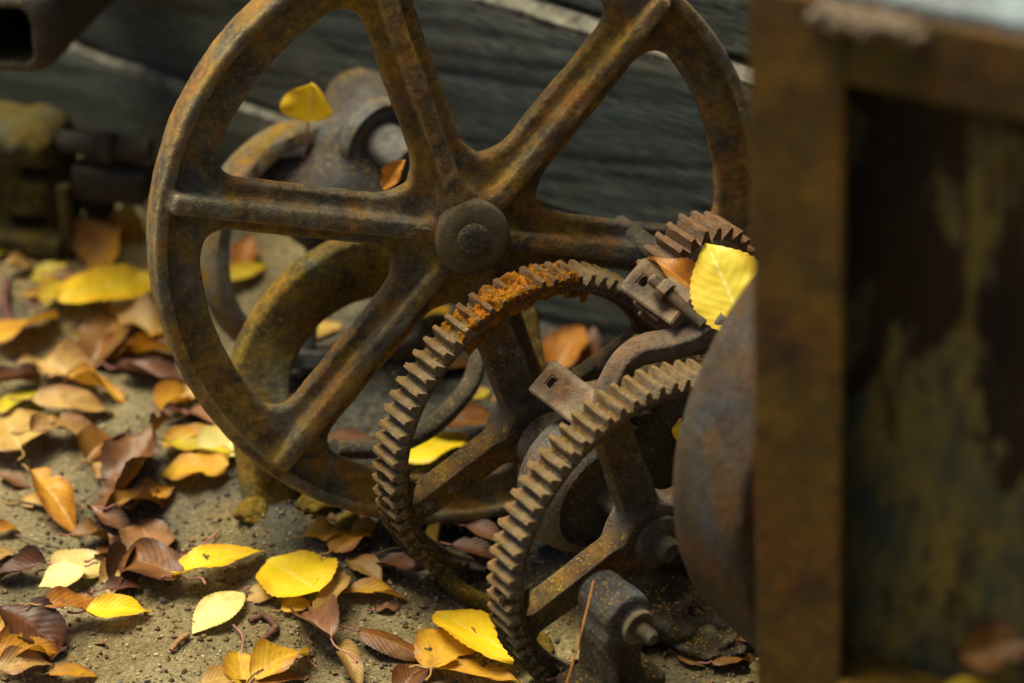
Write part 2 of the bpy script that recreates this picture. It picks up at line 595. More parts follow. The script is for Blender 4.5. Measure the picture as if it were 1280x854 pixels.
def mat_wood():
    k = NT('weathered_timber')
    tc = k.n('TexCoord')
    mp = k.n('Mapping')
    mp.inputs['Scale'].default_value = (2.6, 22, 22)
    mp.inputs['Rotation'].default_value = (0, math.radians(9), 0)
    k.l(tc.outputs['Object'], mp.inputs['Vector'])
    G = mp.outputs[0]
    P = tc.outputs['Object']
    grain = k.noise(G, 14, 8, .72, .5)
    c = k.ramp(grain, [(.32, (.014, .017, .016)), (.45, (.075, .080, .066)), (.56, (.16, .16, .12)), (.72, (.32, .29, .21))])
    c = k.mix(k.ramp(k.noise(P, 5, 6, .6), [(.30, 0.0), (.54, .8)]), c, k.mix(.45, (.030, .072, .092), c))
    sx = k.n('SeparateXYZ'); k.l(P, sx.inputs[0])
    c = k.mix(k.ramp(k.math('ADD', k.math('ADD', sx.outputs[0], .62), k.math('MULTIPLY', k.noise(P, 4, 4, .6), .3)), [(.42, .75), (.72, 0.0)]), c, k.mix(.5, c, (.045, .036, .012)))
    c = k.mix(k.ramp(k.noise(P, 9, 5, .6), [(.52, 0.0), (.7, .55)]), c, (.08, .055, .018))
    k.l(c, k.b.inputs['Base Color'])
    k.b.inputs['Roughness'].default_value = .85
    k.b.inputs['Specular IOR Level'].default_value = .25
    b = k.n('Bump', i_Strength=.8, i_Distance=.006)
    k.l(grain, b.inputs['Height'])
    k.l(b.outputs[0], k.b.inputs['Normal'])
    return k.m


def mat_ground():
    k = NT('sandy_dirt')
    tc = k.n('TexCoord')
    P = tc.outputs['Object']
    c = k.ramp(k.noise(P, 9, 7, .65, .3), [(.30, (.078, .063, .036)), (.48, (.168, .136, .072)), (.68, (.27, .22, .115))])
    c = k.mix(k.ramp(k.noise(P, 3.5, 5, .6), [(.42, 0.0), (.60, .7)]), c, (.16, .108, .032))
    c = k.mix(k.ramp(k.noise(P, 5, 6, .6, .4), [(.52, 0.0), (.66, .75)]), c, (.050, .053, .047))
    c = k.mix(.75, c, k.ramp(k.noise(P, 260, 4, .75), [(.28, .12), (.5, .5), (.72, .95)]), 'OVERLAY')
    c = k.mix(k.ramp(k.noise(P, 520, 2, .6), [(.66, 0.0), (.72, .8)]), c, (.45, .40, .28))
    c = k.mix(k.ramp(k.noise(P, 410, 2, .6), [(.28, .8), (.34, 0.0)]), c, (.03, .022, .014))
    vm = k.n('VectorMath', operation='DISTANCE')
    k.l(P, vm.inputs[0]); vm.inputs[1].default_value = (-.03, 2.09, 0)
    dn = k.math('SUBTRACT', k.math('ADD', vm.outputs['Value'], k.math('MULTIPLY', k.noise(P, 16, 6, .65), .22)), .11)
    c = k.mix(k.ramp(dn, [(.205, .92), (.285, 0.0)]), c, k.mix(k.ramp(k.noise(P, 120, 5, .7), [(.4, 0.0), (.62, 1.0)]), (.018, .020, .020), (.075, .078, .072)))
    k.l(c, k.b.inputs['Base Color'])
    k.b.inputs['Roughness'].default_value = .9
    k.b.inputs['Specular IOR Level'].default_value = .2
    h = k.math('ADD', k.math('MULTIPLY', k.noise(P, 70, 6, .7), .6), k.math('MULTIPLY', k.noise(P, 330, 4, .75), .4))
    b = k.n('Bump', i_Strength=.9, i_Distance=.008)
    k.l(h, b.inputs['Height'])
    k.l(b.outputs[0], k.b.inputs['Normal'])
    return k.m


def mat_leaf(name, c1, c2, edge, vein, spot=.3, trans=.3, spotc=(.09, .035, .01), rough=.5):
    k = NT(name)
    tc = k.n('TexCoord')
    oi = k.n('ObjectInfo')
    sep = k.n('SeparateXYZ')
    k.l(tc.outputs['UV'], sep.inputs[0])
    u, v = sep.outputs[0], sep.outputs[1]
    av = k.math('MULTIPLY', k.math('ABSOLUTE', k.math('SUBTRACT', v, .5)), 2.0)
    off = k.n('VectorMath', operation='ADD')
    k.l(tc.outputs['Object'], off.inputs[0])
    cmb = k.n('CombineXYZ')
    k.l(k.math('MULTIPLY', oi.outputs['Random'], 37.0), cmb.inputs[0])
    k.l(k.math('MULTIPLY', oi.outputs['Random'], 11.0), cmb.inputs[1])
    k.l(cmb.outputs[0], off.inputs[1])
    P = off.outputs[0]
    c = k.mix(k.ramp(k.noise(P, 30, 5, .6, .4), [(.35, 0.0), (.65, 1.0)]), c1, c2)
    e = k.math('ADD', k.math('MULTIPLY', av, .55), k.math('MULTIPLY', k.noise(P, 45, 5, .65), .8))
    c = k.mix(k.ramp(e, [(.72, 0.0), (.98, .9)]), c, edge)
    # side veins sweep forward from the midrib
    ph = k.math('SUBTRACT', k.math('MULTIPLY', u, 62.0), k.math('MULTIPLY', av, 20.0))
    sv = k.math('MULTIPLY', k.math('ADD', k.math('SINE', ph), 1.0), .5)
    svm = k.ramp(sv, [(.80, 0.0), (1.0, 1.0)])
    mid = k.ramp(av, [(.0, 1.0), (.07, 0.0)])
    c = k.mix(k.math('MULTIPLY', svm, .11), c, vein)
    c = k.mix(k.math('MULTIPLY', mid, .75), c, vein)
    c = k.mix(k.math('MULTIPLY', k.ramp(k.noise(P, 130, 3, .6), [(.58, 0.0), (.68, 1.0)]), spot), c, spotc)
    c = k.mix(k.math('MULTIPLY', k.ramp(k.noise(P, 38, 6, .7, .5), [(.54, 0.0), (.66, 1.0)]), spot * 1.3), c, edge)
    hsv = k.n('HueSaturation')
    k.l(k.math('ADD', k.math('MULTIPLY', oi.outputs['Random'], .02), .49), hsv.inputs['Hue'])
    k.l(k.math('ADD', k.math('MULTIPLY', oi.outputs['Random'], .14 if trans > .28 else .5), .95 if trans > .28 else .68), hsv.inputs['Value'])
    k.l(c, hsv.inputs['Color'])
    c = hsv.outputs[0]
    k.l(c, k.b.inputs['Base Color'])
    k.b.inputs['Roughness'].default_value = rough
    k.b.inputs['Specular IOR Level'].default_value = .35
    hh = k.math('ADD', k.math('MULTIPLY', sv, .5), k.math('ADD', k.math('MULTIPLY', mid, .6), k.noise(P, 90, 4, .6)))
    b = k.n('Bump', i_Strength=.28, i_Distance=.0008)
    k.l(hh, b.inputs['Height'])
    k.l(b.outputs[0], k.b.inputs['Normal'])
    tr = k.n('BsdfTranslucent')
    k.l(c, tr.inputs['Color'])
    ms = k.n('MixShader')
    ms.inputs[0].default_value = trans
    k.l(k.b.outputs[0], ms.inputs[1])
    k.l(tr.outputs[0], ms.inputs[2])
    k.l(ms.outputs[0], k.out.inputs['Surface'])
    return k.m


LM = {
    'yellow': mat_leaf('bright_yellow_leaf', (.84, .60, .012), (.78, .50, .010), (.66, .36, .012), (.80, .66, .12), .12, .3, (.4, .2, .02)),
    'ochre': mat_leaf('ochre_leaf', (.56, .32, .022), (.46, .22, .016), (.26, .09, .014), (.55, .34, .06), .35),
    'orange': mat_leaf('orange_leaf', (.47, .22, .012), (.33, .125, .010), (.16, .052, .01), (.42, .2, .03), .4),
    'tan': mat_leaf('tan_leaf', (.42, .27, .075), (.30, .165, .036), (.22, .09, .025), (.5, .33, .14), .3, .15),
    'brown': mat_leaf('brown_leaf', (.20, .082, .012), (.12, .044, .007), (.06, .021, .005), (.28, .14, .03), .35, .12),
    'dark': mat_leaf('dark_red_leaf', (.10, .032, .008), (.055, .020, .006), (.025, .01, .008), (.14, .05, .025), .3, .08),
    'cream': mat_leaf('cream_leaf', (.62, .52, .21), (.54, .42, .13), (.40, .26, .06), (.66, .60, .33), .25, .2, (.3, .18, .05)),
    'lemon': mat_leaf('pale_lemon_leaf', (.76, .60, .065), (.72, .52, .035), (.62, .38, .02), (.9, .8, .3), .10, .3, (.5, .3, .03), rough=.4),
    'olive': mat_leaf('olive_yellow_leaf', (.54, .43, .016), (.36, .25, .012), (.28, .13, .012), (.5, .4, .05), .25),
    'pink': mat_leaf('pinkish_brown_leaf', (.23, .105, .045), (.16, .066, .026), (.09, .034, .014), (.3, .16, .08), .3, .1),
}


def plain(name, c, rough=.7, spec=.3, var=.4, scale=60, bump=.3):
    k = NT(name)
    tc = k.n('TexCoord')
    n = k.noise(tc.outputs['Object'], scale, 5, .65)
    d = tuple(x * (1 - var) for x in c)
    k.l(k.ramp(n, [(.35, d), (.65, c)]), k.b.inputs['Base Color'])
    k.b.inputs['Roughness'].default_value = rough
    k.b.inputs['Specular IOR Level'].default_value = spec
    b = k.n('Bump', i_Strength=bump, i_Distance=.001)
    k.l(n, b.inputs['Height'])
    k.l(b.outputs[0], k.b.inputs['Normal'])
    return k.m


M_stalk = plain('pink_leaf_stalk', (.34, .14, .10), .6)
M_stalk_y = plain('tan_leaf_stalk', (.38, .24, .07), .6)
M_twig = plain('grey_brown_twig', (.16, .10, .055), .8)
M_needle = plain('orange_grass_stem', (.50, .20, .035), .5)
M_wood = mat_wood()
M_woodtop = plain('pale_lit_timber_edge', (.27, .25, .19), .85, .2, .7, 60, .8)  # splintered pale wood, lightened further to paint in the lit ledge strip
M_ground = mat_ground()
M_panel = mat_panel()

# ------------------------------------------------------------------ ground
MOUNDS = [(on_ground(400, 665), .06, .012), (on_ground(345, 650), .045, .010), (on_ground(575, 738), .06, -.012), (on_ground(650, 850), .05, -.006),
          (on_ground(830, 800), .09, .012), (on_ground(500, 690), .05, -.004)]


def ground_z(x, y):
    x, y = np.asarray(x, float), np.asarray(y, float)
    P = np.stack([x, y, 0 * x], -1)
    near = np.exp(-(((x) / 1.2) ** 2 + ((y - 2) / 1.0) ** 2) * .8)
    z = near * (fbm(P, 7, 3, 3) * .009 + fbm(P, 38, 3, 8) * .0045 + fbm(P, 130, 2, 12) * .0020)
    for c, r, h in MOUNDS:
        d2 = (x - c[0]) ** 2 + (y - c[1]) ** 2
        z = z + h * np.exp(-d2 / r ** 2) * (1 + .35 * fbm(P, 45, 2, 21))
    return z


def axis_pts(lo, hi, step, far):
    mid = np.arange(lo, hi, step)
    g = step * 1.5 ** np.arange(1, 40)
    g = np.cumsum(g)
    g = g[g < far]
    return np.concatenate([(lo - g)[::-1], mid, hi + g])


gx, gy = axis_pts(-.75, .6, .005, 200), axis_pts(1.55, 2.75, .005, 200)
GX, GY = np.meshgrid(gx, gy, indexing='ij')
GZ = ground_z(GX, GY)
ii = np.arange(len(gx) * len(gy)).reshape(len(gx), len(gy))
q = np.stack([ii[:-1, :-1], ii[1:, :-1], ii[1:, 1:], ii[:-1, 1:]], -1).reshape(-1, 4)
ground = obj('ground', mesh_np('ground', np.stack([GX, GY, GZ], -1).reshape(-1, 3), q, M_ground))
tag(ground, 'sandy grey brown dirt under the old machinery', kind='structure')

# ------------------------------------------------------------------ timber wall
PSI = math.radians(36)
W0 = np.array([0, 2.27, 0])
DW = np.array([math.cos(PSI), -math.sin(PSI), 0])
NW = np.array([-math.sin(PSI), -math.cos(PSI), 0])
wall = empty('timber_wall', 'weathered grey plank wall running behind the iron wheel', 'wall',
             frame(W0, DW, (0, 0, 1)))          # local x along the wall, y away from camera, z up


def plank(z0, z1, y, x0, x1, seed):
    """one heavy timber: front and top modelled, rough sawn, split edge"""
    nx, nz, nt = 420, 44, 12
    xs = np.linspace(x0, x1, nx)
    prof = [(y, z) for z in np.linspace(z0, z1 - .004, nz)] + [(y + .002 + t * .075, z1) for t in np.linspace(0, 1, nt)]
    prof = [(y + .08, z0)] + prof + [(y + .08, z0)]
    pr = np.array(prof)
    V = np.zeros((nx, len(pr), 3))
    V[:, :, 0] = xs[:, None]
    V[:, :, 1] = pr[None, :, 0]
    V[:, :, 2] = pr[None, :, 1]
    G = V * np.array([5.0, 80, 80])
    SH = V.copy(); SH[:, :, 2] -= .17 * SH[:, :, 0]
    G = SH * np.array([5.0, 80, 80])
    g = fbm(G, 1.0, 4, seed)
    crack = np.minimum(np.abs(fbm(SH * np.array([2.2, 30, 46]), 1.0, 3, seed + 4)) * 9, 1) - 1
    big = fbm(V * np.array([2.5, 6, 6]), 1.0, 3, seed + 11)
    fr = np.zeros(len(pr)); fr[1:nz + 1] = 1
    tp = np.zeros(len(pr)); tp[nz + 1:-1] = 1
    V[:, :, 1] -= fr * (g * .0012 + crack * .0012 + big * .003)
    edge = np.exp(-((z1 - V[:, :, 2]) / .012) ** 2)
    V[:, :, 1] += fr * edge * (.003 + .004 * np.maximum(fbm(G, .6, 2, seed + 17), 0))
    V[:, :, 2] += tp * (g * .002 + crack * .005 + big * .003) + fr * edge * big * .003
    ii = np.arange(nx * len(pr)).reshape(nx, len(pr))
    q = np.stack([ii[:-1, :-1], ii[1:, :-1], ii[1:, 1:], ii[:-1, 1:]], -1).reshape(-1, 4)
    me = mesh_np('plank', V.reshape(-1, 3), q, M_wood)
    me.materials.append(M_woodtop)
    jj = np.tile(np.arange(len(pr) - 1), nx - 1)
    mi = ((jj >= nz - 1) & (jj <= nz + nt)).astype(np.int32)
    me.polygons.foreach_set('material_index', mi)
    return obj('plank', me, wall)


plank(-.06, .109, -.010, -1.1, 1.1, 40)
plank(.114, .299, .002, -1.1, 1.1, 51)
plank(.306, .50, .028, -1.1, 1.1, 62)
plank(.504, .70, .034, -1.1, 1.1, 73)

# ------------------------------------------------------------------ big spoked wheel
nW = Vector((.2823, -.942, .181)).normalized()
uW = Vector((0, math.sin(PITCH), math.cos(PITCH))).cross(nW).normalized()     # tilt of the fitted spoke pattern
cW = at(640 - .0343 / 2.2438 * FPX, 427 - .0854 / 2.2438 * FPX, 2.2438)
wheel = empty('spoked_wheel', 'large rusty iron wheel with six ribbed spokes leaning by the plank wall', 'wheel',
              frame(cW, uW, nW))
PH = math.radians(-5.4)
SP = [PH + k * PI / 3 for k in range(6)]


def f_wheel(X, Y, Z):
    r = np.sqrt(X * X + Y * Y)
    pd = None
    along = []
    for a in SP:
        c, s = math.cos(a), math.sin(a)
        t = X * c + Y * s
        d = np.where(t > 0, abs(-X * s + Y * c), 9.0)
        along.append((t, abs(-X * s + Y * c)))
        pd = d if pd is None else np.minimum(pd, d)
    op = smin(smin(.212 - r, r - .058, .02), pd - .0205, .027)      # positive inside an opening
    d2 = np.maximum(op, r - .246)
    web = sd_slab(d2, Z, -.021, -.006, .0045)
    band = sd_slab(abs(r - .2445) - .0055, Z, -.037, .0025, .0025)
    f = smin(web, band, .008)
    for t, w in along:
        tt = np.clip(t, .02, .236)
        e = np.maximum(abs(t - .128) - .108, 0)
        rib = np.sqrt(np.maximum(w - .0038, 0) ** 2 + np.maximum(abs(Z + .004) - .0100, 0) ** 2 + e ** 2) - .0042
        f = smin(f, rib, .006)
        rb = np.sqrt(np.maximum(w - .003, 0) ** 2 + np.maximum(abs(Z + .024) - .006, 0) ** 2 + e ** 2) - .004
        f = smin(f, rb, .008)
    hub = sd_slab(r - .036, Z, -.045, .003, .004)
    f = smin(f, hub, .012)
    return f


V, Q, N = cast(f_wheel, (-.256, -.256, -.05), (.256, .256, .016), .0017, rough=.0012, seed=2, pit=.0005)
Vc = V[Q].mean(1)
rr = np.hypot(Vc[:, 0], Vc[:, 1])
an = np.arctan2(Vc[:, 1], Vc[:, 0])
lab = 2 + (np.round((an - PH) / (PI / 3)).astype(int) % 6)
lab[rr > .2315] = 0
lab[rr < .042] = 1
partition(V, Q, N, ['rim', 'hub'] + ['spoke'] * 6, lab, M_wheel, wheel)
m = MB()
m.lathe([(.030, -.004), (.0305, .010), (.0295, .013), (.027, .0145), (.0145, .0145)], 48, rough=.0005, seed=3)
cap = m.build('hub_cap', M_hub, wheel)
m = MB()
m.lathe([(.0130, .012), (.0128, .0158), (.0115, .0166), (.004, .0163)], 28, rough=.0004, seed=4)
m.build('axle_end', M_dark, wheel)
m = MB()
m.tube([(-.028, .004, .008), (-.036, .006, .0085), (-.043, .0062, .009)], .0022, 8)
m.tube([(-.043, .0062, .009), (-.0455, .0085, .009)], .0028, 8)
m.build('cotter_pin', M_brac, wheel)

# ------------------------------------------------------------------ twin toothed gears on one axle
nA = Vector((.574, -.819, 0)).normalized()
uA = Vector((0, 0, 1)).cross(nA).normalized()
vA = Vector((0, 0, 1))
cA = Vector(at(640 + .0130 / 2.275 * FPX, 427 + .0672 / 2.275 * FPX, 2.275))
cB = Vector(at(640 + .1030 / 2.175 * FPX, 427 + .1450 / 2.175 * FPX, 2.175))
NT_ = 70
GW = .014             # half width of the rim


def f_gear(X, Y, Z):
    r = np.sqrt(X * X + Y * Y)
    f = sd_slab(abs(r - .1280) - .0040, Z, -GW, GW, .0015)
    f = smin(f, sd_slab(abs(r - .1235) - .0045, Z, -.006, .004, .0015), .004)
    for k in range(4):
        a = math.radians(109) + k * PI / 2
        c, s = math.cos(a), math.sin(a)
        t = X * c + Y * s
        w = -X * s + Y * c
        hw = .0155 - .02 * np.clip(t, 0, .13)
        sp = sd_slab(np.maximum(abs(w) - hw, abs(t - .07) - .055), Z, -.009, .005, .002)
        f = smin(f, sp, .008)
        lip = sd_slab(np.maximum(abs(w + hw - .002) - .0025, abs(t - .07) - .055), Z, -.011, .009, .0015)
        f = smin(f, lip, .004)
    f = smin(f, sd_slab(r - .030, Z, -.016, .012, .003), .010)
    f = smax(f, -sd_slab(r - .0105, Z, -.1, .1, .001), .002)
    return f


gV, gQ, gN = cast(f_gear, (-.137, -.137, -.02), (.137, .137, .018), .00115, rough=.0007, seed=31, pit=.0005)
gc = gV[gQ].mean(1)
gr = np.hypot(gc[:, 0], gc[:, 1])
ga = np.arctan2(gc[:, 1], gc[:, 0])
glab = 2 + (np.round((ga - math.radians(109)) / (PI / 2)).astype(int) % 4)
glab[gr > .1225] = 0
glab[gr < .031] = 1


def tooth_mesh(seed, R0=.1305, R1=.1402, hw=GW + .001, tb=.0040, tt=.0021):
    """tooth pointing along +x, axial direction z"""
    r = random.Random(seed)
    R1 -= r.uniform(0, .0011)
    prof = [(R0 - .001, -tb * 1.15), (R0 + .0012, -tb), (R0 + (R1 - R0) * .62, -tt * 1.25), (R1 - .0007, -tt), (R1, -tt * .55),
            (R1, tt * .55), (R1 - .0007, tt), (R0 + (R1 - R0) * .62, tt * 1.25), (R0 + .0012, tb), (R0 - .001, tb * 1.15)]
    zs = [-hw, -hw + .0016, -hw * .5, 0, hw * .5, hw - .0016, hw]
    V = []
    for k, z in enumerate(zs):
        sc = .93 if k in (0, 6) else 1
        for x, y in prof:
            top = max(0, (x - R0) / (R1 - R0))
            V.append((R0 + (x - R0) * sc + r.uniform(-.0007, .0005) * top, y * sc + r.uniform(-.0003, .0003), z + r.uniform(-.0005, .0005)))
    n = len(prof)
    F = [(i * n + k, i * n + k + 1, (i + 1) * n + k + 1, (i + 1) * n + k) for i in range(len(zs) - 1) for k in range(n - 1)]
    F = [tuple(reversed(f)) for f in F]
    F.append(tuple(range(n)))
    F.append(tuple(reversed([(len(zs) - 1) * n + k for k in range(n)])))
    me = mesh_np('tooth', V, F, M_tooth)
    me.set_sharp_from_angle(angle=math.radians(38))
    return me


TEETH = [tooth_mesh(s) for s in range(7)]
RUSTY = [tooth_mesh(20 + s) for s in range(4)]
for t_ in RUSTY: t_.materials[0] = M_rtooth


def make_gear(c, label, phase, body=None, rusty=None):
    g = empty('toothed_gear', label, 'gear', frame(c, uA, nA), 'twin gears on one axle')
    if body is None:
        body = partition(gV, gQ, gN, ['rim', 'hub'] + ['spoke'] * 4, glab, M_gear, g)
    else:
        body2 = {}
        for k, o in body.items():
            b = o.copy(); COL.objects.link(b); b.parent = g; body2[k] = b
        body = body2
    for k in range(NT_):
        deg = (k * 360 / NT_ + 2) % 360
        t = obj('tooth', RUSTY[k % 4] if rusty and rusty[0] < deg < rusty[1] else TEETH[(k * 5 + k // 7) % 7], g)
        t.rotation_euler = (random.uniform(-.012, .012), 0, 2 * PI * k / NT_ + phase + random.uniform(-.006, .006))
    return g, body


gearA, bodyA = make_gear(cA, 'cog wheel standing further back with flaking orange rust over its top teeth', .02, None, (72, 118))
gearB, bodyB = make_gear(cB, 'cog wheel at the front with clean worn teeth beside the big smooth pulley', .05, bodyA)


def blob_bm(r, seed, amp=.45, sub=3, squash=1.0, fs=1.3):
    bm = bmesh.new()
    bmesh.ops.create_icosphere(bm, subdivisions=sub, radius=1)
    V = np.array([v.co[:] for v in bm.verts])
    d = 1 + amp * fbm(V, fs, 3, seed)
    for v, k in zip(bm.verts, d):
        v.co *= k * r
        v.co.z *= squash
    return bm


# flaking rust on the top teeth of the rear gear
def crust(g, name, a0, a1, mat, seed, cover=0.0, lump=.0088, fin=.002, na=190, e0=.10, e1=.16, nz=46):
    """lumpy crust bedded between and over the teeth from angle a0 to a1"""
    A = np.radians(np.linspace(a0, a1, na))
    T = np.linspace(0, 1, nz)
    Zt = np.where(T < .72, -GW + T / .72 * 2 * GW, GW)
    drop = np.where(T < .72, 0, (T - .72) / .28)
    AA, TT = np.meshgrid(A, T, indexing='ij')
    ZZ = np.repeat(Zt[None], na, 0) + 0 * AA
    DR = np.repeat(drop[None], na, 0)
    Pc = np.stack([AA * .135, ZZ, DR * .02], -1)
    big = fbm(Pc, 95, 3, seed)
    fine = fbm(Pc, 330, 3, seed + 10)
    chip = np.abs(fbm(Pc, 190, 2, seed + 20))
    ed = np.minimum((AA - A[0]) / e0, (A[-1] - AA) / e1)
    mask = np.clip(ed, -1, 1) * .9 + big * 1.35 - .12 - DR * .35 + cover
    hgt = np.clip(mask, -.6, .8)
    RR = .1325 + hgt * lump + fine * fin - np.maximum(.12 - chip, 0) * .014 * (mask > 0)
    RR = np.where(DR > 0, np.minimum(RR, .1365) - DR * .012, RR)
    ZZ = np.where(DR > 0, GW - .0012 + np.clip(mask, -.4, .5) * .004 + fine * fin * .7, ZZ + fine * fin * .5)
    Vq = np.stack([RR * np.cos(AA), RR * np.sin(AA), ZZ], -1).reshape(-1, 3)
    ii = np.arange(na * nz).reshape(na, nz)
    q = np.stack([ii[:-1, :-1], ii[1:, :-1], ii[1:, 1:], ii[:-1, 1:]], -1).reshape(-1, 4)
    obj(name, mesh_np(name, Vq, q, mat, True), g)


crust(gearA, 'rust_crust', 66, 124, M_crust, 200, -.14, .0108, .0030, e0=.32, e1=.32)
crust(gearA, 'dirt_crust', 174, 300, M_clog, 320, .12, .0095, .0026, 460, .62, .2)
crust(gearB, 'dirt_crust', 178, 290, M_clog, 350, .10, .0095, .0026, 400, .62, .2)


def rivets(g, spots, r=.0038):
    for a, R, w in spots:
        m = MB()
        m.lathe([(r * 1.15, .0), (r, .0022), (r * .6, .0034), (r * .2, .0038)], 14)
        a = math.radians(a)
        p = Vector((R * math.cos(a) - w * math.sin(a), R * math.sin(a) + w * math.cos(a), .0045))
        o = m.build('rivet', M_gear, g)
        o.location = p


rivets(gearA, [(199, .082, .001), (199, .104, .0), (199, .116, -.003), (109, .09, 0)])
rivets(gearB, [(199, .06, .001)])
# boss washer on front gear
m = MB()
m.lathe([(.021, .010), (.0215, .0155), (.0195, .0175), (.0062, .0172), (.0058, .013)], 36, rough=.0006, seed=6)
m.build('hub_washer', M_dark, gearB)

# axle and crowned drum between the gears
dAB = (cB - cA).length
axle = empty('axle_shaft', 'dark iron axle through both gears with a blue grey drum on it', 'axle', frame(cA, uA, (cB - cA)))
m = MB()
m.lathe([(.0098, -.03), (.0098, dAB + .028), (.008, dAB + .031)], 24, rough=.0003)
m.build('shaft', M_dark, axle)
m = MB()
z0 = dAB * .52
m.lathe([(.018, z0 - .028), (.050, z0 - .026), (.058, z0 - .012), (.061, z0 + .002), (.058, z0 + .016), (.051, z0 + .024), (.047, z0 + .026), (.045, z0 + .022), (.018, z0 + .024)], 56, rough=.0007, seed=8)
dr = m.build('drum', M_blue, axle)
m = MB()
m.lathe([(.026, z0 - .06), (.027, z0 - .034), (.024, z0 - .028)], 32, rough=.0006, seed=18)
m.build('collar', M_dark, axle)

# ------------------------------------------------------------------ pinion meshing with the rear gear
dP = (uA * .161 + vA * .086)
cP = Vector(at(868, 347, 2.24))
pin = empty('pinion_gear', 'small toothed pinion behind the big yellow leaf, above the cog wheels', 'gear', frame(cP, uA, nA))
m = MB()
m.lathe([(.010, -.017), (.0400, -.017), (.0408, -.015), (.0408, .0155), (.0392, .0168), (.029, .0168), (.027, .0135), (.019, .0135), (.018, .019), (.0095, .019)], 56, rough=.0006, seed=12)
m.build('body', M_rgear, pin)
PT = [tooth_mesh(40 + s, .0398, .0515, .0165, .0046, .0022) for s in range(4)]
for t_ in PT: t_.materials[0] = M_rgear
for k in range(24):
    t = obj('tooth', PT[(k * 3 + k // 4) % 4], pin)
    t.rotation_euler = (0, 0, 2 * PI * k / 24 + .06 + random.uniform(-.01, .01))
m = MB()
m.lathe([(.0092, -.10), (.0092, .05), (.0075, .052)], 20)
m.build('shaft', M_dark, pin)

# ------------------------------------------------------------------ keeper plates, S bar and bolt
eP = Vector((.65, .76 * math.sin(PITCH) + .05 * math.cos(PITCH), .76 * math.cos(PITCH) - .05 * math.sin(PITCH)))
nP = nA.cross(eP).normalized()
if nP.z < 0: nP = -nP
# local frame: x = along the axle, z = plate normal (mostly up), y = across


def plate_with_hole(length, width, th, hole, hx, neck=None):
    """flat bar along +x from 0, square hole centred at hx"""
    bm = bmesh.new()
    xs = sorted({0, hx - hole / 2, hx + hole / 2, length})
    ys = sorted({-width / 2, -hole / 2, hole / 2, width / 2})
    grid = {}
    for i, x in enumerate(xs):
        for j, y in enumerate(ys):
            grid[i, j] = bm.verts.new((x, y, 0))
    fs = []
    for i in range(3):
        for j in range(3):
            if (i, j) == (1, 1): continue
            fs.append(bm.faces.new((grid[i, j], grid[i + 1, j], grid[i + 1, j + 1], grid[i, j + 1])))
    r = bmesh.ops.extrude_face_region(bm, geom=fs)
    for v in r['geom']:
        if isinstance(v, bmesh.types.BMVert):
            v.co.z -= th
    bmesh.ops.recalc_face_normals(bm, faces=bm.faces[:])
    es = [e for e in bm.edges if len(e.link_faces) == 2 and e.calc_face_angle(0) > .5]
    bmesh.ops.bevel(bm, geom=es, offset=.0011, segments=2, affect='EDGES', clamp_overlap=True)
    return bm


p1 = Vector(at(675, 467, 2.205))
lever = empty('lever_bracket', 'bent S shaped iron bar with a square holed end, crossing between the cog wheels', 'bracket')
M1 = frame(p1, nA, nP)
m = MB()
m.bm(plate_with_hole(.062, .031, .009, .0085, .015), M1, .0004, 3)
m.build('holed_plate', M_brac, lever)
# bar running on from the plate under the front gear teeth to the right
m = MB()
pts = [M1 @ Vector((x, y, -.0045)) for x, y in ((.055, .002), (.075, .004), (.10, .012), (.135, .03))]
a1 = [Vector(at(738, 492, 2.175)), Vector(at(770, 486, 2.19)), Vector(at(825, 472, 2.20)), Vector(at(880, 462, 2.205))]
m.sweep(spline([p[:] for p in a1], 16), nP[:], [.026] * 17, .009, .002, rough=.0006)
m.build('cross_strap', M_brac, lever)
m = MB()
sp = [at(757, 512, 2.165), at(766, 482, 2.163), at(782, 452, 2.16), at(806, 436, 2.157), at(838, 430, 2.153), at(868, 421, 2.148), at(889, 406, 2.145), at(903, 394, 2.145)]
S = spline(sp, 40)
w = [.0200] * 41
for k in range(33, 41): w[k] = .0200 + .0035 * math.sin((k - 33) / 7 * PI * .6)
vd = (nP * .75 + Vector((0, 0, 1)) * .4 - nA * .0).normalized()
m.sweep(S, vd[:], w, .0170, .0035, rough=.0007, seed=7)
m.build('bent_bar', M_rgear, lever)
# second plate with the bolt
keep = empty('keeper_plate', 'square holed iron keeper plate with a long bolt and nut beside the pinion', 'bracket')
p2 = Vector(at(788, 340, 2.185))
M2 = frame(p2, nA, nP)
m = MB()
m.bm(plate_with_hole(.066, .030, .010, .0085, .016), M2, .0004, 13)
m.build('holed_plate', M_brac, keep)
m = MB()
m.box((.004, -.012, -.034), (.056, .010, -.011), .003, 2, M2, .0006)
m.build('clamp_block', M_gear, keep)
b0, b1 = Vector(at(818, 352, 2.150)), Vector(at(880, 406, 2.135))
bd = (b1 - b0)
m = MB()
MBt = frame(b0, vA, bd)
L = bd.length
prof = [(.0042, -.004), (.0046, -.002)]
for k in range(int((L + .002) / .0011)):
    z = -.001 + k * .0011
    prof += [(.0046, z), (.0041, z + .00055)]
m.lathe(prof, 14, MBt)
m.build('bolt', M_brac, keep)
m = MB()
m.lathe([(.0045, .006), (.0088, .0062), (.0092, .0075), (.0092, .0135), (.0086, .0145), (.0045, .0147)], 6, MBt)
m.build('nut', M_brac, keep, angle=30)

# ------------------------------------------------------------------ bearing block in front of the front gear
pb = Vector(at(776, 768, 2.10))
bear = empty('bearing_block', 'round capped iron bearing block with a stubby threaded stud, at the gear foot', 'bearing', frame(pb, uA, nA) @ Matrix.Scale(.80, 4))


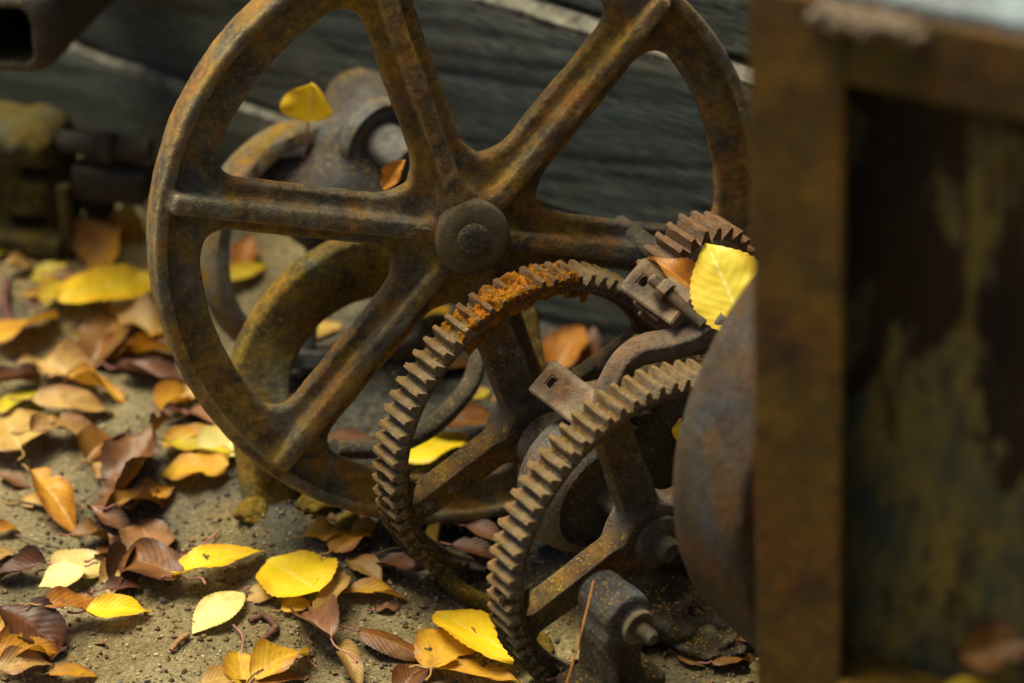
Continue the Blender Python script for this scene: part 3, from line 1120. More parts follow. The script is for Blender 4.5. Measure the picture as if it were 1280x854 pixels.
def f_bear(X, Y, Z):
    f = sd_cyl(X, Y, Z, (0, .004, -.012), (0, 0, 1), .0245, .026, .006)
    f = smin(f, sd_cyl(X, Y, Z, (.004, -.003, .010), (0, 0, 1), .015, .012, .004), .008)
    f = smin(f, sd_box(X, Y, Z, (-.004, -.045, -.010), (.023, .035, .022), .006), .012)
    f = smin(f, sd_caps(X, Y, Z, (-.020, -.016, .006), (-.018, -.06, .016), .006), .006)
    f = smin(f, sd_box(X, Y, Z, (-.004, -.085, -.008), (.045, .014, .030), .006), .010)
    return f


V, Q, N = cast(f_bear, (-.06, -.105, -.045), (.06, .04, .035), .0012, rough=.0013, seed=81, pit=.0010)
fc = V[Q].mean(1)
partition(V, Q, N, ['housing', 'pedestal'], np.where(fc[:, 1] > -.022 + .006 * fbm(fc, 60, 2, 5), 0, 1), M_dark, bear).get(0).data.materials.clear()
for o in bear.children:
    if o.name.startswith('housing'):
        o.data.materials.append(M_blue)
m = MB()
m.lathe([(.008, .018), (.0165, .0185), (.0172, .020), (.0172, .0235), (.0165, .0245), (.008, .0247)], 30, rough=.0005)
o = m.build('washer', M_hub, bear); o.location = (.004, -.003, 0)
m = MB()
pr = [(.0078, .024)]
for k in range(9):
    pr += [(.0078, .0255 + k * .0019), (.0070, .0264 + k * .0019)]
pr += [(.0055, .0445)]
m.lathe(pr, 18)
o = m.build('stud', M_dark, bear); o.location = (.004, -.003, 0)

# dark caked lump between bearing and pulley
def lump(name, label, cat, px, py, z, r, squash, seed, mat, sub=4, amp=.5, fs=1.6, M=None):
    bm = blob_bm(r, seed, amp, sub, squash, fs)
    m = MB()
    m.bm(bm, M)
    o = m.build(name, mat, angle=0)
    p = at(px, py, z)
    o.location = p
    return tag(o, label, cat)


# ------------------------------------------------------------------ big smooth pulley
cL = Vector(at(640 + .2848 / 2.08 * FPX, 427 + .0413 / 2.08 * FPX, 2.08))
pul = empty('belt_pulley', 'large smooth blue brown belt pulley half hidden by the rusty box post', 'pulley', frame(cL, uA, nA))
m = MB()
m.lathe([(.185, -.012), (.203, -.010), (.2075, -.004), (.2085, .006), (.2095, .022), (.2095, .036), (.2085, .052), (.2065, .062), (.203, .066), (.192, .066), (.189, .058), (.186, .020)], 120, cap=False, rough=.0014, seed=14)
m.build('rim', M_pulley, pul)
for k in range(5):
    m = MB()
    a = .5 + k * 2 * PI / 5
    c, s = math.cos(a), math.sin(a)
    m.sweep([(c * t, s * t, .027) for t in np.linspace(.03, .19, 12)], (0, 0, 1), [.034 - .05 * (t) for t in np.linspace(.03, .19, 12)], .016, .004)
    m.build('spoke', M_pulley, pul)
m = MB()
m.lathe([(.015, -.015), (.040, -.014), (.042, -.01), (.042, .066), (.040, .07), (.015, .07)], 40)
m.build('hub', M_pulley, pul)

# ------------------------------------------------------------------ curved stand leg behind the big wheel
leg = empty('curved_stand', 'arched yellow speckled iron stand leg seen through the wheel spokes', 'machine stand')
pts = [at(520, 318, 2.40), at(455, 330, 2.40), at(395, 358, 2.395), at(350, 405, 2.39), at(327, 455, 2.385), at(325, 520, 2.38), at(338, 585, 2.378), at(350, 640, 2.375), at(354, 668, 2.375)]
S = spline(pts, 50)
m = MB()
wd = Vector((.35, -.93, .1))
m.sweep(S, wd[:], [.062 - .012 * abs(math.sin(i / 50 * PI)) for i in range(51)], .024, .005, rough=.0016, seed=17)
m.build('arched_leg', M_leg, leg)
fb = on_ground(354, 652)
def f_foot(X, Y, Z):
    f = sd_caps(X, Y, Z, (fb[0], fb[1] + .02, -.03), (fb[0] - .004, fb[1] + .025, .050), .022)
    f = smin(f, sd_caps(X, Y, Z, (fb[0] - .018, fb[1] + .012, -.012), (fb[0] + .022, fb[1] + .005, -.012), .018), .02)
    return f
cast_part('foot', f_foot, (fb[0] - .06, fb[1] - .05, -.06), (fb[0] + .07, fb[1] + .07, .08), .002, M_soil, leg, rough=.003, seed=91, pit=.001)
m = MB()
m.sweep(spline([at(520, 318, 2.36), at(580, 330, 2.36), at(640, 372, 2.355), at(655, 440, 2.35), at(668, 520, 2.33), at(672, 600, 2.31)], 40), wd[:], .026, .022, .004, rough=.0016, seed=23)
m.build('rear_leg', M_leg, leg)
m = MB()
m.lathe([(.010, -.012), (.012, -.008), (.012, .010), (.008, .014)], 20, frame(at(606, 352, 2.31), uA, nW))
m.build('lug', M_leg, leg)

# bent rods behind the gear
m = MB()
m.tube(spline([at(600, 440, 2.37), at(588, 480, 2.36), at(560, 515, 2.34), at(530, 540, 2.33), at(480, 560, 2.32), at(425, 562, 2.32)], 40), .008, 10)
rod = m.build('bent_rod', M_dark)
tag(rod, 'mud coloured bent iron rod lying behind the rear cog wheel', 'rod')
m = MB()
m.tube(spline([at(735, 470, 2.30), at(765, 447, 2.28), at(800, 425, 2.26)], 12), .0055, 10)
tag(m.build('straight_rod', M_brac), 'short slanting iron rod behind the bent lever bar', 'rod')
# half buried iron ring under the gears
ringM = frame(on_ground(655, 690) + np.array([0, 0, .006]), (1, 0, 0), (.05, -.1, 1))
m = MB()
aa = np.linspace(0, 2 * PI, 64)
m.sweep([ringM @ Vector((.075 * math.cos(a), .075 * math.sin(a), 0)) for a in aa], (0, 0, 1), .011, .016, .004, rough=.002, seed=29)
tag(m.build('buried_ring', M_soil), 'dirt crusted iron ring half sunk in the ground under the cog wheels', 'ring')

# inner dark gear seen through the front gear by the pulley
cI = cB + uA * .075 + nA * -.050 + vA * .030
inn = empty('dark_cog', 'dark cog wheel in shadow between front gear and pulley', 'gear', frame(cI, uA, nA))
m = MB()
m.lathe([(.010, -.008), (.058, -.008), (.060, -.006), (.060, .006), (.058, .008), (.010, .008)], 60, rough=.0005)
m.build('body', M_dark, inn)
IT = tooth_mesh(77, .059, .0695, .009, .0046, .0022)
IT.materials[0] = M_dark
m = MB()
m.lathe([(.009, -.06), (.009, .12)], 18)
m.build('shaft', M_dark, inn)
for k in range(31):
    t = obj('tooth', IT, inn)
    t.rotation_euler = (0, 0, 2 * PI * k / 31)

# ------------------------------------------------------------------ pump casting behind the wheel
zc = 2.50
pump = empty('old_pump', 'blue brown iron pump body with a shaft end, blurred behind the wheel', 'pump')


def wpt(px, py, dz=0):
    return at(px, py, zc + dz)


axS = np.array([.62, -.75, -.12]); axS /= np.linalg.norm(axS)


def f_pump(X, Y, Z):
    f = sd_caps(X, Y, Z, wpt(452, 132, .05), wpt(470, 178), .034)
    f = smin(f, sd_cyl(X, Y, Z, wpt(470, 172, -.02), axS, .036, .014, .004), .012)
    f = smin(f, sd_caps(X, Y, Z, wpt(350, 235), wpt(450, 235, -.01), .028), .03)
    f = smin(f, sd_caps(X, Y, Z, wpt(450, 235), wpt(480, 300, .0), .035), .03)
    f = smin(f, sd_caps(X, Y, Z, wpt(410, 172, -.01), wpt(420, 230, -.005), .017), .016)
    f = smin(f, sd_caps(X, Y, Z, wpt(480, 240), wpt(500, 420, .01), .022), .02)
    return f


lo = np.min([wpt(320, 90), wpt(500, 440), wpt(470, 170, .08)], 0) - .05
hi = np.max([wpt(320, 90), wpt(500, 440), wpt(470, 170, .08)], 0) + .05
lo[2] = -.02
cast_part('body', f_pump, lo, hi, .003, M_blue, pump, rough=.0015)
m = MB()
m.lathe([(.0185, -.01), (.0185, .045), (.016, .048)], 28, frame(wpt(472, 172, -.03), (0, 0, 1), axS))
m.build('shaft', M_blue, pump)
m = MB()
m.lathe([(.037, -.006), (.038, 0), (.036, .006), (.022, .007)], 40, frame(wpt(471, 173, -.028), (0, 0, 1), axS))
m.build('flange', M_leg, pump)
# flywheel rim round the pump
fly = empty('old_flywheel', 'pale blurred iron flywheel rim behind the large wheel', 'wheel', frame(at(395, 305, 2.52), (1, .3, 0), (.55, -.80, .25)))
m = MB()
R = .108
m.lathe([(R - .012, -.018), (R, -.019), (R + .004, -.015), (R + .006, 0), (R + .004, .015), (R, .019), (R - .012, .018), (R - .014, 0), (R - .012, -.018)], 80, cap=False, rough=.001)
m.build('rim', M_leg, fly)
for k in range(3):
    m = MB()
    a = 2.4 + k * 2 * PI / 3
    m.tube([(math.cos(a) * t, math.sin(a) * t, 0) for t in (.0, .05, R)], .009, 10)
    m.build('spoke', M_leg, fly)

# ------------------------------------------------------------------ castings by the wall, far end
block = empty('engine_block', 'mustard coloured slotted iron casting, out of focus by the wall end', 'casting',
              frame(on_ground(30, 318) * np.array([1, 1, 0]), (1, -.25, 0), (0, 0, 1)))
# local: x right, y away, z up ; about 1330 px per metre here


def f_block(X, Y, Z):
    f = sd_box(X, Y, Z, (-.045, .045, .065), (.080, .038, .060), .018)
    f = smax(f, -sd_box(X, Y, Z, (.018, .0, .083), (.019, .03, .008), .003), .003)
    f = smax(f, -sd_box(X, Y, Z, (.004, .0, .028), (.018, .03, .008), .003), .003)
    f = smin(f, sd_box(X, Y, Z, (-.05, .02, .012), (.09, .03, .012), .004), .006)
    return f


cast_part('body', f_block, (-.16, -.03, -.015), (.07, .11, .15), .0028, M_block, block, rough=.006)
m = MB()
m.box((.038, .001, 0), (.050, .014, .078), .003, 2, None, .001)
m.build('upright', M_block, block)
m = MB()
m.tube([(.036, .03, .112), (.08, .028, .112), (.126, .03, .114)], .011, 14)
m.lathe([(.015, -.006), (.015, .006)], 18, Matrix.Translation((.085, .028, .112)) @ Matrix.Rotation(PI / 2, 4, 'Y'))
m.build('pipe', M_deep, block)
m = MB()
m.box((.050, .012, .060), (.122, .07, .094), .005, 2, None, .001)
m.build('side_box', M_deep, block)
m = MB()
m.box((.052, .03, .0), (.075, .06, .058), .004, 2, None, .001)
m.build('side_foot', M_deep, block)

# square pipe end high up in the corner
pp = at(14, 44, 2.50)
pipe = empty('square_pipe', 'dark rusty square pipe end jutting from the wall in the top corner', 'pipe', frame(pp, (1, -.1, .05), (-.18, -.95, .1)))


def f_pipe(X, Y, Z):
    o = sd_box(X, Y, Z, (-.006, .004, -.17), (.042, .045, .17), .026)
    i = sd_box(X, Y, Z, (-.010, -.002, -.05), (.027, .026, .10), .012)
    return smax(o, -i, .004)


cast_part('duct', f_pipe, (-.06, -.055, -.35), (.05, .06, .01), .0025, M_dark, pipe, rough=.0012)
m = MB()
m.box((-.055, .040, -.16), (.046, .058, -.02), .004, 2, None, .001)
m.build('lug', M_deep, pipe)

# ------------------------------------------------------------------ rusty box in the right foreground
ybox = math.radians(33)
p0 = at(941, 427, 1.70)
bx = Vector((math.cos(ybox), -math.sin(ybox), 0))
Mb = frame(p0, bx, (0, 0, 1)) @ Matrix.Rotation(math.radians(3.6), 4, 'Y').inverted() @ Matrix.Scale(1.118, 4)
box = empty('rusty_box', 'tall dark rusty iron box with flaked paint, close to the camera', 'box', Mb)
# local x right, y away, z up; find top
PX = 1 / 2340.0
ztop = .2045
zbot = -.30
PWD = .053
m = MB()
m.box((0, 0, zbot), (PWD, .006, ztop), .003, 3, None, .0012, 6)
m.box((0, 0.0055, zbot), (.006, .045, ztop), .002, 2, None, 0)
m.build('corner_post', M_box, box)
m = MB()
m.box((PWD + .0005, .001, ztop - .042), (.45, .008, ztop - .001), .002, 2, None, .0008, 5)
m.build('top_rail', M_box, box)
m = MB()
m.box((.0, .010, ztop - .004), (.46, .36, ztop + .004), .003, 2, None, .0008, 4)
m.build('top_sheet', M_boxtop, box)
nx, nz = 90, 120
xs, zs = np.linspace(.004, .45, nx), np.linspace(zbot, ztop - .006, nz)
A, B = np.meshgrid(xs, zs, indexing='ij')
Pp = np.stack([A, 0 * A, B], -1)
Yp = .030 + .0025 * fbm(Pp, 9, 3, 44) + .0008 * fbm(Pp, 60, 2, 45)
ii = np.arange(nx * nz).reshape(nx, nz)
q = np.stack([ii[:-1, :-1], ii[1:, :-1], ii[1:, 1:], ii[:-1, 1:]], -1).reshape(-1, 4)
obj('panel', mesh_np('panel', np.stack([A, Yp, B], -1).reshape(-1, 3), q, M_panel), box)
m = MB()
m.box((.0, .034, zbot), (.45, .36, ztop - .006), .003, 2)
m.build('box_body', M_box, box)
m = MB()
m.box((PWD + .0005, -.012, -.215), (.45, .030, -.205), .002, 2, None, .0006, 4)
m.build('bottom_ledge', M_box, box)
# rough weld bead on the top corner
m = MB()
rs = random.Random(9)
for k in range(16):
    m.bm(blob_bm(rs.uniform(.005, .0085), k + 60, .5, 3, .8), Matrix.Translation((.040 + k * .0036, .000, ztop - .006 + rs.uniform(-.004, .003))))
m.build('weld_bead', M_brac, box, angle=0)

# ------------------------------------------------------------------ dirt clods, gravel, litter
def clod(px, py, r, label, seed, squash=.55, mat=None):
    g = on_ground(px, py)
    m = MB()
    m.bm(blob_bm(r, seed, .6, 4, squash, 1.5), Matrix.Rotation(seed, 4, 'Z'))
    o = m.build('dirt_clod', mat or M_soil, angle=0)
    o.location = (g[0], g[1], float(ground_z(g[0], g[1])) + r * squash * .25)
    return tag(o, label, 'clod', 'clods of dirt by the wheel foot')


clod(400, 650, .017, 'flat crusty dirt clod under the low edge of the large wheel', 3)
clod(440, 668, .012, 'small dirt clod just in front of the large wheel, by the rear cog', 7)
clod(318, 655, .014, 'dirt clod packed against the iron stand foot', 11)
clod(822, 790, .05, 'big dark oily lump of dirt between the bearing and the pulley', 15, .9, M_dark)
clod(655, 806, .022, 'dirt clod caught inside the low rim of the front cog wheel', 21, .6)
clod(890, 820, .03, 'dark dirt lump under the smooth pulley', 27, .5, M_dark)
clod(540, 645, .013, 'grey clod behind the rear cog wheel spoke', 33, .6)


def grains(name, n, rmin, rmax, mat, region, seed, label):
    r = np.random.default_rng(seed)
    bm = bmesh.new()
    bmesh.ops.create_icosphere(bm, subdivisions=1, radius=1)
    bm.verts.index_update()
    bv = np.array([v.co[:] for v in bm.verts])
    bf = np.array([[v.index for v in f.verts] for f in bm.faces])
    bm.free()
    x = r.uniform(region[0], region[1], n)
    y = r.uniform(region[2], region[3], n)
    dens = fbm(np.stack([x, y, 0 * x], -1), 9, 3, seed)
    keep = dens > r.uniform(-.7, .5, n)
    x, y = x[keep], y[keep]
    n = len(x)
    s = rmin * (rmax / rmin) ** (r.random(n) ** 2.2)
    sh = 1 + r.uniform(-.35, .35, (n, len(bv), 1))
    ax = r.uniform(.6, 1.3, (n, 1, 3))
    V = bv[None] * sh * ax * s[:, None, None]
    z = ground_z(x, y)
    V += np.stack([x, y, z + s * .3], -1)[:, None, :]
    F = (bf[None] + (np.arange(n) * len(bv))[:, None, None]).reshape(-1, 3)
    o = obj(name, mesh_np(name, V.reshape(-1, 3), F, mat, False))
    return tag(o, label, kind='stuff')


M_gr1 = plain('pale_gravel', (.42, .35, .20), .9, .2, .5, 40)
M_gr2 = plain('brown_gravel', (.19, .135, .06), .9, .2, .6, 40)
M_gr3 = plain('dark_gravel', (.07, .065, .058), .85, .3, .5, 40)
grains('gravel', 16000, .0006, .0022, M_gr1, (-.55, .25, 1.66, 2.5), 1, 'pale grit scattered over the dirt')
grains('gravel', 16000, .0007, .0030, M_gr2, (-.55, .3, 1.66, 2.5), 2, 'brown grit scattered over the dirt')
grains('gravel', 6000, .0006, .0028, M_gr3, (-.5, .3, 1.66, 2.4), 3, 'dark grit and small stones over the dirt')


# ------------------------------------------------------------------ leaves
def leaf_mesh(name, L, W, mat, fold=.2, curl=0.0, wave=.1, twist=0.0, roll=0.0, seed=0, tip=1.0, cup=0.0, serr=.012, bump=1.0, hole=None):
    nu, nv = 34, 15
    r = np.random.default_rng(seed)
    u = np.linspace(0, 1, nu)
    s = np.linspace(-1, 1, nv)
    hw = W / 2 * np.sin(PI * np.clip(u, 0, 1) ** (.82)) ** .72
    hw *= (1 - .35 * tip * np.clip((u - .72) / .28, 0, 1) ** 1.3)
    hw[0] = W * .012; hw[-1] = W * .004
    asym = r.uniform(-.12, .12)
    U, S = np.meshgrid(u, s, indexing='ij')
    HW = hw[:, None] * (1 + asym * S)
    edge = np.abs(S) ** 6
    HW = HW * (1 + edge * serr * 2.2 * np.where(np.arange(nu) % 2 == 0, 1, -1)[:, None])
    y = S * HW
    x = U * L
    z = fold * np.abs(S) ** 1.25 * HW + cup * (S ** 2) * HW
    ph = r.uniform(0, 6.28, 4)
    wave = wave * 1.5
    z = z + wave * W * (np.sin(U * r.uniform(5, 9) + ph[0] + S * 1.2) * np.abs(S) ** 1.5 * .35 + np.sin(U * r.uniform(9, 15) + ph[1]) * S ** 2 * S * .16)
    z = z + bump * wave * W * .045 * np.sin(U * 62 - np.abs(S) * 20) * (1 - np.abs(S)) * .35
    P0 = np.stack([x, y, 0 * x], -1)
    z = z + fbm(P0, 60, 2, seed) * L * .014 * (1 + wave * 5) + fbm(P0, 210, 2, seed + 3) * L * .008
    # roll the blade sideways
    if roll:
        R = 1 / roll if abs(roll) > 1e-6 else 1e9
        kk = roll / (W / 2)
        yy = np.sin(y * kk) / kk
        z = z + (1 - np.cos(y * kk)) / kk
        y = yy
    if twist:
        t = twist * (U - .4)
        y, z = y * np.cos(t) - z * np.sin(t), y * np.sin(t) + z * np.cos(t)
    if abs(curl) > 1e-3:
        k = curl / L
        th = k * x
        xc = np.sin(th) / k
        zc_ = (1 - np.cos(th)) / k
        x, z = xc - np.sin(th) * z, zc_ + np.cos(th) * z
    V = np.stack([x, y, z], -1).reshape(-1, 3)
    ii = np.arange(nu * nv).reshape(nu, nv)
    q = np.stack([ii[:-1, :-1], ii[1:, :-1], ii[1:, 1:], ii[:-1, 1:]], -1).reshape(-1, 4)
    if mat.name.startswith(('brown', 'tan', 'pinkish', 'ochre', 'orange', 'dark')):
        cu, cs = U.reshape(-1)[q].mean(1), S.reshape(-1)[q].mean(1)
        for _ in range(r.integers(0, 4)):       # ragged bites and tears at the margin
            bu, bs, br = r.uniform(.15, .98), r.choice([-1, 1]) * r.uniform(.9, 1.1), r.uniform(.03, .085)
            keep_ = ((cu - bu) / br) ** 2 + ((cs - bs) / (br * r.uniform(2.5, 7))) ** 2 > 1
            q, cu, cs = q[keep_], cu[keep_], cs[keep_]
    if hole:
        cu, cs = U.reshape(-1)[q].mean(1), S.reshape(-1)[q].mean(1)
        q = q[((cu - hole[0]) / .032) ** 2 + ((cs - hole[1]) / .16) ** 2 > 1]
    me = mesh_np(name, V, q, mat)
    uv = me.uv_layers.new(name='UVMap')
    li = np.zeros(len(me.loops), np.int32)
    me.loops.foreach_get('vertex_index', li)
    UVs = np.stack([U, S * .5 + .5], -1).reshape(-1, 2)
    uv.data.foreach_set('uv', UVs[li].ravel())
    return me, V


_leafseed = [100]


def leaf(base, tip, ratio, kind, label, pitch=0, roll_deg=0, fold=.2, curl=0.0, wave=.1, twist=0.0, roll=0.0, lift=0.0, stalk=.25, lenk=1.12, cup=0.0, tipk=1.0,
         seed=None, hole=None, group='fallen autumn leaves on the dirt'):
    """base/tip: photo pixels of both ends where the leaf lies on the dirt"""
    _leafseed[0] += 1
    sd = seed or _leafseed[0]
    a, b = on_ground(*base), on_ground(*tip)
    d = b - a
    L = float(np.hypot(d[0], d[1])) * lenk
    W = L * ratio
    me, V = leaf_mesh('blade', L, W, LM[kind], fold, curl, wave, twist, roll, sd, tipk, cup, hole=hole)
    head = math.atan2(d[1], d[0])
    R = Matrix.Rotation(head, 4, 'Z') @ Matrix.Rotation(-math.radians(pitch), 4, 'Y') @ Matrix.Rotation(math.radians(roll_deg), 4, 'X')
    Rn = np.array(R.to_3x3())
    mid = (a + b) / 2
    Vw = V @ Rn.T
    cen = (Vw.max(0) + Vw.min(0)) / 2
    off = np.array([mid[0] - cen[0], mid[1] - cen[1], 0])
    Vw = Vw + off
    gz = ground_z(Vw[:, 0], Vw[:, 1])
    dz = -np.percentile(Vw[:, 2] - gz, 4) + .0006 + lift * .45
    off[2] = dz
    root = empty('fallen_leaf', label, 'leaf', Matrix.Translation(off) @ R, group)
    obj('blade', me, root)
    if stalk:
        m = MB()
        rs = random.Random(sd)
        ls = L * stalk
        pts = [(L * .02, 0, .0006), (-ls * .3, ls * rs.uniform(-.1, .1), .0), (-ls * .7, ls * rs.uniform(-.25, .25), ls * rs.uniform(.0, .12)), (-ls, ls * rs.uniform(-.4, .4), ls * rs.uniform(.0, .2))]
        m.tube(spline(pts, 8), .0008, 6, rr=[.0007 + .0005 * (i / 8) ** 2 for i in range(9)])
        m.build('stalk', M_stalk if kind in ('dark', 'brown', 'pink', 'yellow', 'cream') else M_stalk_y, root)
    return root


def leaf_at(p, xdir, zdir, L, ratio, kind, label, group=None, fold=.2, curl=0.0, wave=.1, twist=0.0, roll=0.0, stalk=.3, seed=7, cup=0, tipk=1.0, stalk_pts=None):
    """leaf resting on or against something: p = base of the blade, xdir = towards the tip, zdir = upper face"""
    me, V = leaf_mesh('blade', L, L * ratio, LM[kind], fold, curl, wave, twist, roll, seed, tipk, cup)
    root = empty('fallen_leaf', label, 'leaf', frame(p, xdir, Vector(zdir) - Vector(xdir).normalized() * Vector(zdir).dot(Vector(xdir).normalized())), group)
    obj('blade', me, root)
    if stalk:
        m = MB()
        ls = L * stalk
        pts = stalk_pts or [(L * .02, 0, .0006), (-ls * .4, ls * .05, 0), (-ls, ls * .1, -ls * .1)]
        m.tube(spline(pts, 8), .0009, 6)
        m.build('stalk', M_stalk, root)
    return root


# --- far, blurred, by the castings and the wall
leaf((96, 344), (152, 322), 1.0, 'orange', 'big orange brown leaf standing up beside the mustard casting', pitch=56, fold=.35, curl=-.3, wave=.2, lenk=1.25, cup=.2)
leaf((142, 322), (170, 296), .8, 'ochre', 'amber leaf standing just behind the big upright orange leaf', pitch=62, fold=.3, wave=.2, lenk=1.3)
leaf((80, 404), (196, 366), .50, 'yellow', 'long bright yellow leaf touching the left edge of the large wheel', fold=.15, curl=-.3, roll_deg=10, lift=.03, lenk=1.15)
leaf((58, 398), (118, 352), .55, 'olive', 'mustard leaf tucked behind the long bright yellow leaf', fold=.5, curl=-.5, roll_deg=-25, wave=.15)
leaf((0, 448), (58, 396), .62, 'ochre', 'amber yellow leaf with a raised edge, below the mustard leaf at the photo edge', fold=.3, curl=-.5, roll_deg=-20, lift=.006)
leaf((-8, 322), (26, 318), .6, 'olive', 'tiny yellow leaf under the mustard casting at the photo edge', fold=.3, curl=-.3)
leaf((10, 345), (40, 333), .7, 'tan', 'small curled tan leaf under the mustard casting', fold=.7, curl=-.9, wave=.3)
leaf((38, 346), (86, 334), .6, 'olive', 'flat dull yellow leaf in front of the mustard casting', fold=.15, curl=.3)
leaf((160, 338), (192, 308), .8, 'cream', 'pale yellow leaf half behind the large wheel rim', pitch=20, fold=.3)
leaf((142, 396), (200, 420), .65, 'tan', 'pale tan leaf beside the wheel rim under the long yellow leaf', fold=.3, curl=-.4, wave=.2)
leaf((112, 462), (146, 422), .9, 'brown', 'dark amber leaf curled upright left of the big rust brown leaf', pitch=38, fold=.7, curl=-.8, wave=.25)
leaf((130, 458), (222, 440), .62, 'orange', 'big rust brown leaf by the wheel rim', pitch=8, fold=.5, curl=-.5, wave=.3, roll_deg=-22, lift=.006)
leaf((150, 474), (236, 484), .30, 'pink', 'folded pinkish brown leaf lying along under the rust brown leaf', fold=1.0, curl=-.3, wave=.2)
leaf((158, 466), (215, 470), .5, 'brown', 'dull brown leaf squeezed below the rust brown leaf', fold=.6, curl=-.4, wave=.3)
leaf((48, 470), (118, 490), .55, 'tan', 'curled tan leaf with a wavy ridge, above the flat tan leaves', pitch=12, fold=.7, curl=-.9, wave=.35)
leaf((84, 488), (158, 498), .45, 'ochre', 'golden brown folded leaf next to the curled tan leaf', fold=.7, curl=-.6, wave=.3, roll_deg=-18)
leaf((-5, 500), (50, 478), .62, 'dark', 'dark red brown leaf at the photo edge beside the curled tan leaf', fold=.6, curl=-.7, wave=.3)
leaf((0, 530), (72, 488), .36, 'olive', 'narrow pale yellow green leaf pointing up towards the curled tan leaf', fold=.3, curl=-.3, roll_deg=-15, lift=.004)
leaf((46, 520), (140, 516), .46, 'tan', 'long flat tan leaf, topmost of the two parallel ones', fold=.25, curl=-.5, wave=.12, lift=.004)
leaf((44, 560), (124, 544), .60, 'tan', 'orange tan ridged leaf, lower of the two parallel ones', fold=.4, curl=-.7, wave=.25)
leaf((28, 585), (5, 528), .9, 'tan', 'broad tan leaf with its stalk down at the photo edge', fold=.15, curl=-.4, wave=.12, lift=.006, stalk=.2)
leaf((200, 516), (232, 498), .9, 'ochre', 'small blocky amber leaf curled beside the wheel rim', pitch=25, fold=.9, curl=-1.0, wave=.2)
leaf((226, 505), (246, 490), .9, 'tan', 'small tan leaf touching the wheel rim', pitch=15, fold=.4)
leaf((204, 528), (242, 526), .5, 'dark', 'dark maroon leaf under the small blocky amber leaf', fold=.5, curl=-.7, wave=.3)
leaf((238, 512), (268, 540), .7, 'pink', 'pinkish tan leaf against the wheel rim', pitch=20, fold=.4, curl=-.3)
leaf((112, 584), (156, 556), .8, 'brown', 'small dark brown curled leaf above the long corrugated leaf', pitch=20, fold=.8, curl=-1.0, wave=.3)
leaf((150, 598), (178, 562), .75, 'tan', 'upright pale tan leaf behind the long corrugated leaf', pitch=25, fold=.5, curl=-.5)
leaf((118, 590), (160, 606), .7, 'tan', 'yellowish tan leaf under the small dark brown curled leaf', fold=.3, curl=-.5, wave=.2)
leaf((122, 650), (206, 562), .42, 'brown', 'long corrugated brown leaf with a thick pale midrib and long stalk', pitch=10, roll_deg=-32, fold=.75, curl=.15, wave=.35, stalk=.38, lift=.008)
leaf((145, 655), (208, 628), .55, 'brown', 'curled rust brown leaf under the long corrugated leaf', fold=.6, curl=-.9, wave=.3)
leaf((286, 578), (202, 574), .46, 'olive', 'smooth olive yellow leaf near the wheel, lying over the round golden leaf', roll_deg=14, fold=.25, curl=.25, lift=.018, stalk=.15)
leaf((206, 568), (264, 546), .5, 'ochre', 'amber leaf behind the smooth olive yellow leaf', pitch=10, fold=.4, curl=-.3, lift=.012)
leaf((258, 590), (300, 552), .7, 'cream', 'cream leaf touching the low wheel rim', pitch=12, fold=.4, curl=-.5, wave=.25, lift=.006)
leaf((284, 606), (204, 600), .72, 'ochre', 'round golden leaf under the smooth olive yellow leaf', fold=.12, curl=-.5, wave=.12, lift=.004, stalk=0)
leaf((40, 616), (98, 672), .34, 'ochre', 'twisted golden leaf standing alone on the dirt', pitch=6, fold=.9, curl=-.7, twist=1.2, wave=.3, lift=.004, stalk=.12)
leaf((28, 632), (90, 622), .55, 'tan', 'flat dusty tan leaf behind the twisted golden leaf', fold=.08, curl=-.1, wave=.06)
leaf((112, 650), (160, 664), .5, 'pink', 'crumpled pinkish brown leaf under the corrugated leaf stalk', fold=.6, curl=-.7, wave=.4)
leaf((92, 682), (146, 676), .6, 'brown', 'ridged brown leaf with a yellow tip, by the stalk of the corrugated leaf', fold=.6, curl=-.8, wave=.3, roll_deg=-15)
leaf((196, 698), (176, 652), .75, 'pink', 'flat dry pinkish leaf on the sand in front of the rust brown curl', fold=.12, curl=-.3, wave=.2)
leaf((-8, 672), (24, 664), .6, 'orange', 'rust orange leaf cut by the photo edge near the twisted golden leaf', fold=.5, curl=-.6, wave=.2)
leaf((-12, 706), (14, 690), .8, 'tan', 'tan leaf cut by the photo edge above the dark brown curl', fold=.3, curl=-.4)
leaf((58, 718), (-6, 722), .55, 'dark', 'dark brown curled leaf left of the cream pair', fold=.7, curl=-.8, wave=.35, twist=.4)
leaf((66, 722), (132, 706), .95, 'cream', 'round cream leaf, upper of the cream pair', fold=.1, curl=-.3, wave=.14, lift=.006)
leaf((106, 726), (52, 742), .75, 'cream', 'smaller buff cream leaf, lower of the cream pair', fold=.1, curl=-.3, wave=.1, lift=.022)
leaf((142, 728), (164, 690), .5, 'dark', 'dark red rolled leaf beside the upper cream leaf', pitch=20, fold=1.0, curl=-.6, roll=1.2)
leaf((140, 742), (146, 700), .45, 'tan', 'narrow tan leaf between cream pair and red brown leaf', pitch=14, fold=.6, curl=-.5, wave=.3)
leaf((226, 742), (152, 706), .62, 'brown', 'broad red brown leaf with its stalk towards the camera', fold=.3, curl=-.4, wave=.18, roll_deg=-8, lift=.010, stalk=.35)
leaf((130, 748), (180, 736), .45, 'dark', 'maroon shadowed leaf under the broad red brown leaf', fold=.5, curl=-.5)
leaf((206, 706), (240, 688), .5, 'dark', 'small maroon leaf behind the broad red brown leaf', pitch=12, fold=.5, curl=-.5)
leaf((224, 708), (242, 704), .8, 'cream', 'tiny cream leaf scrap beside the pointed bright yellow leaf', fold=.3)
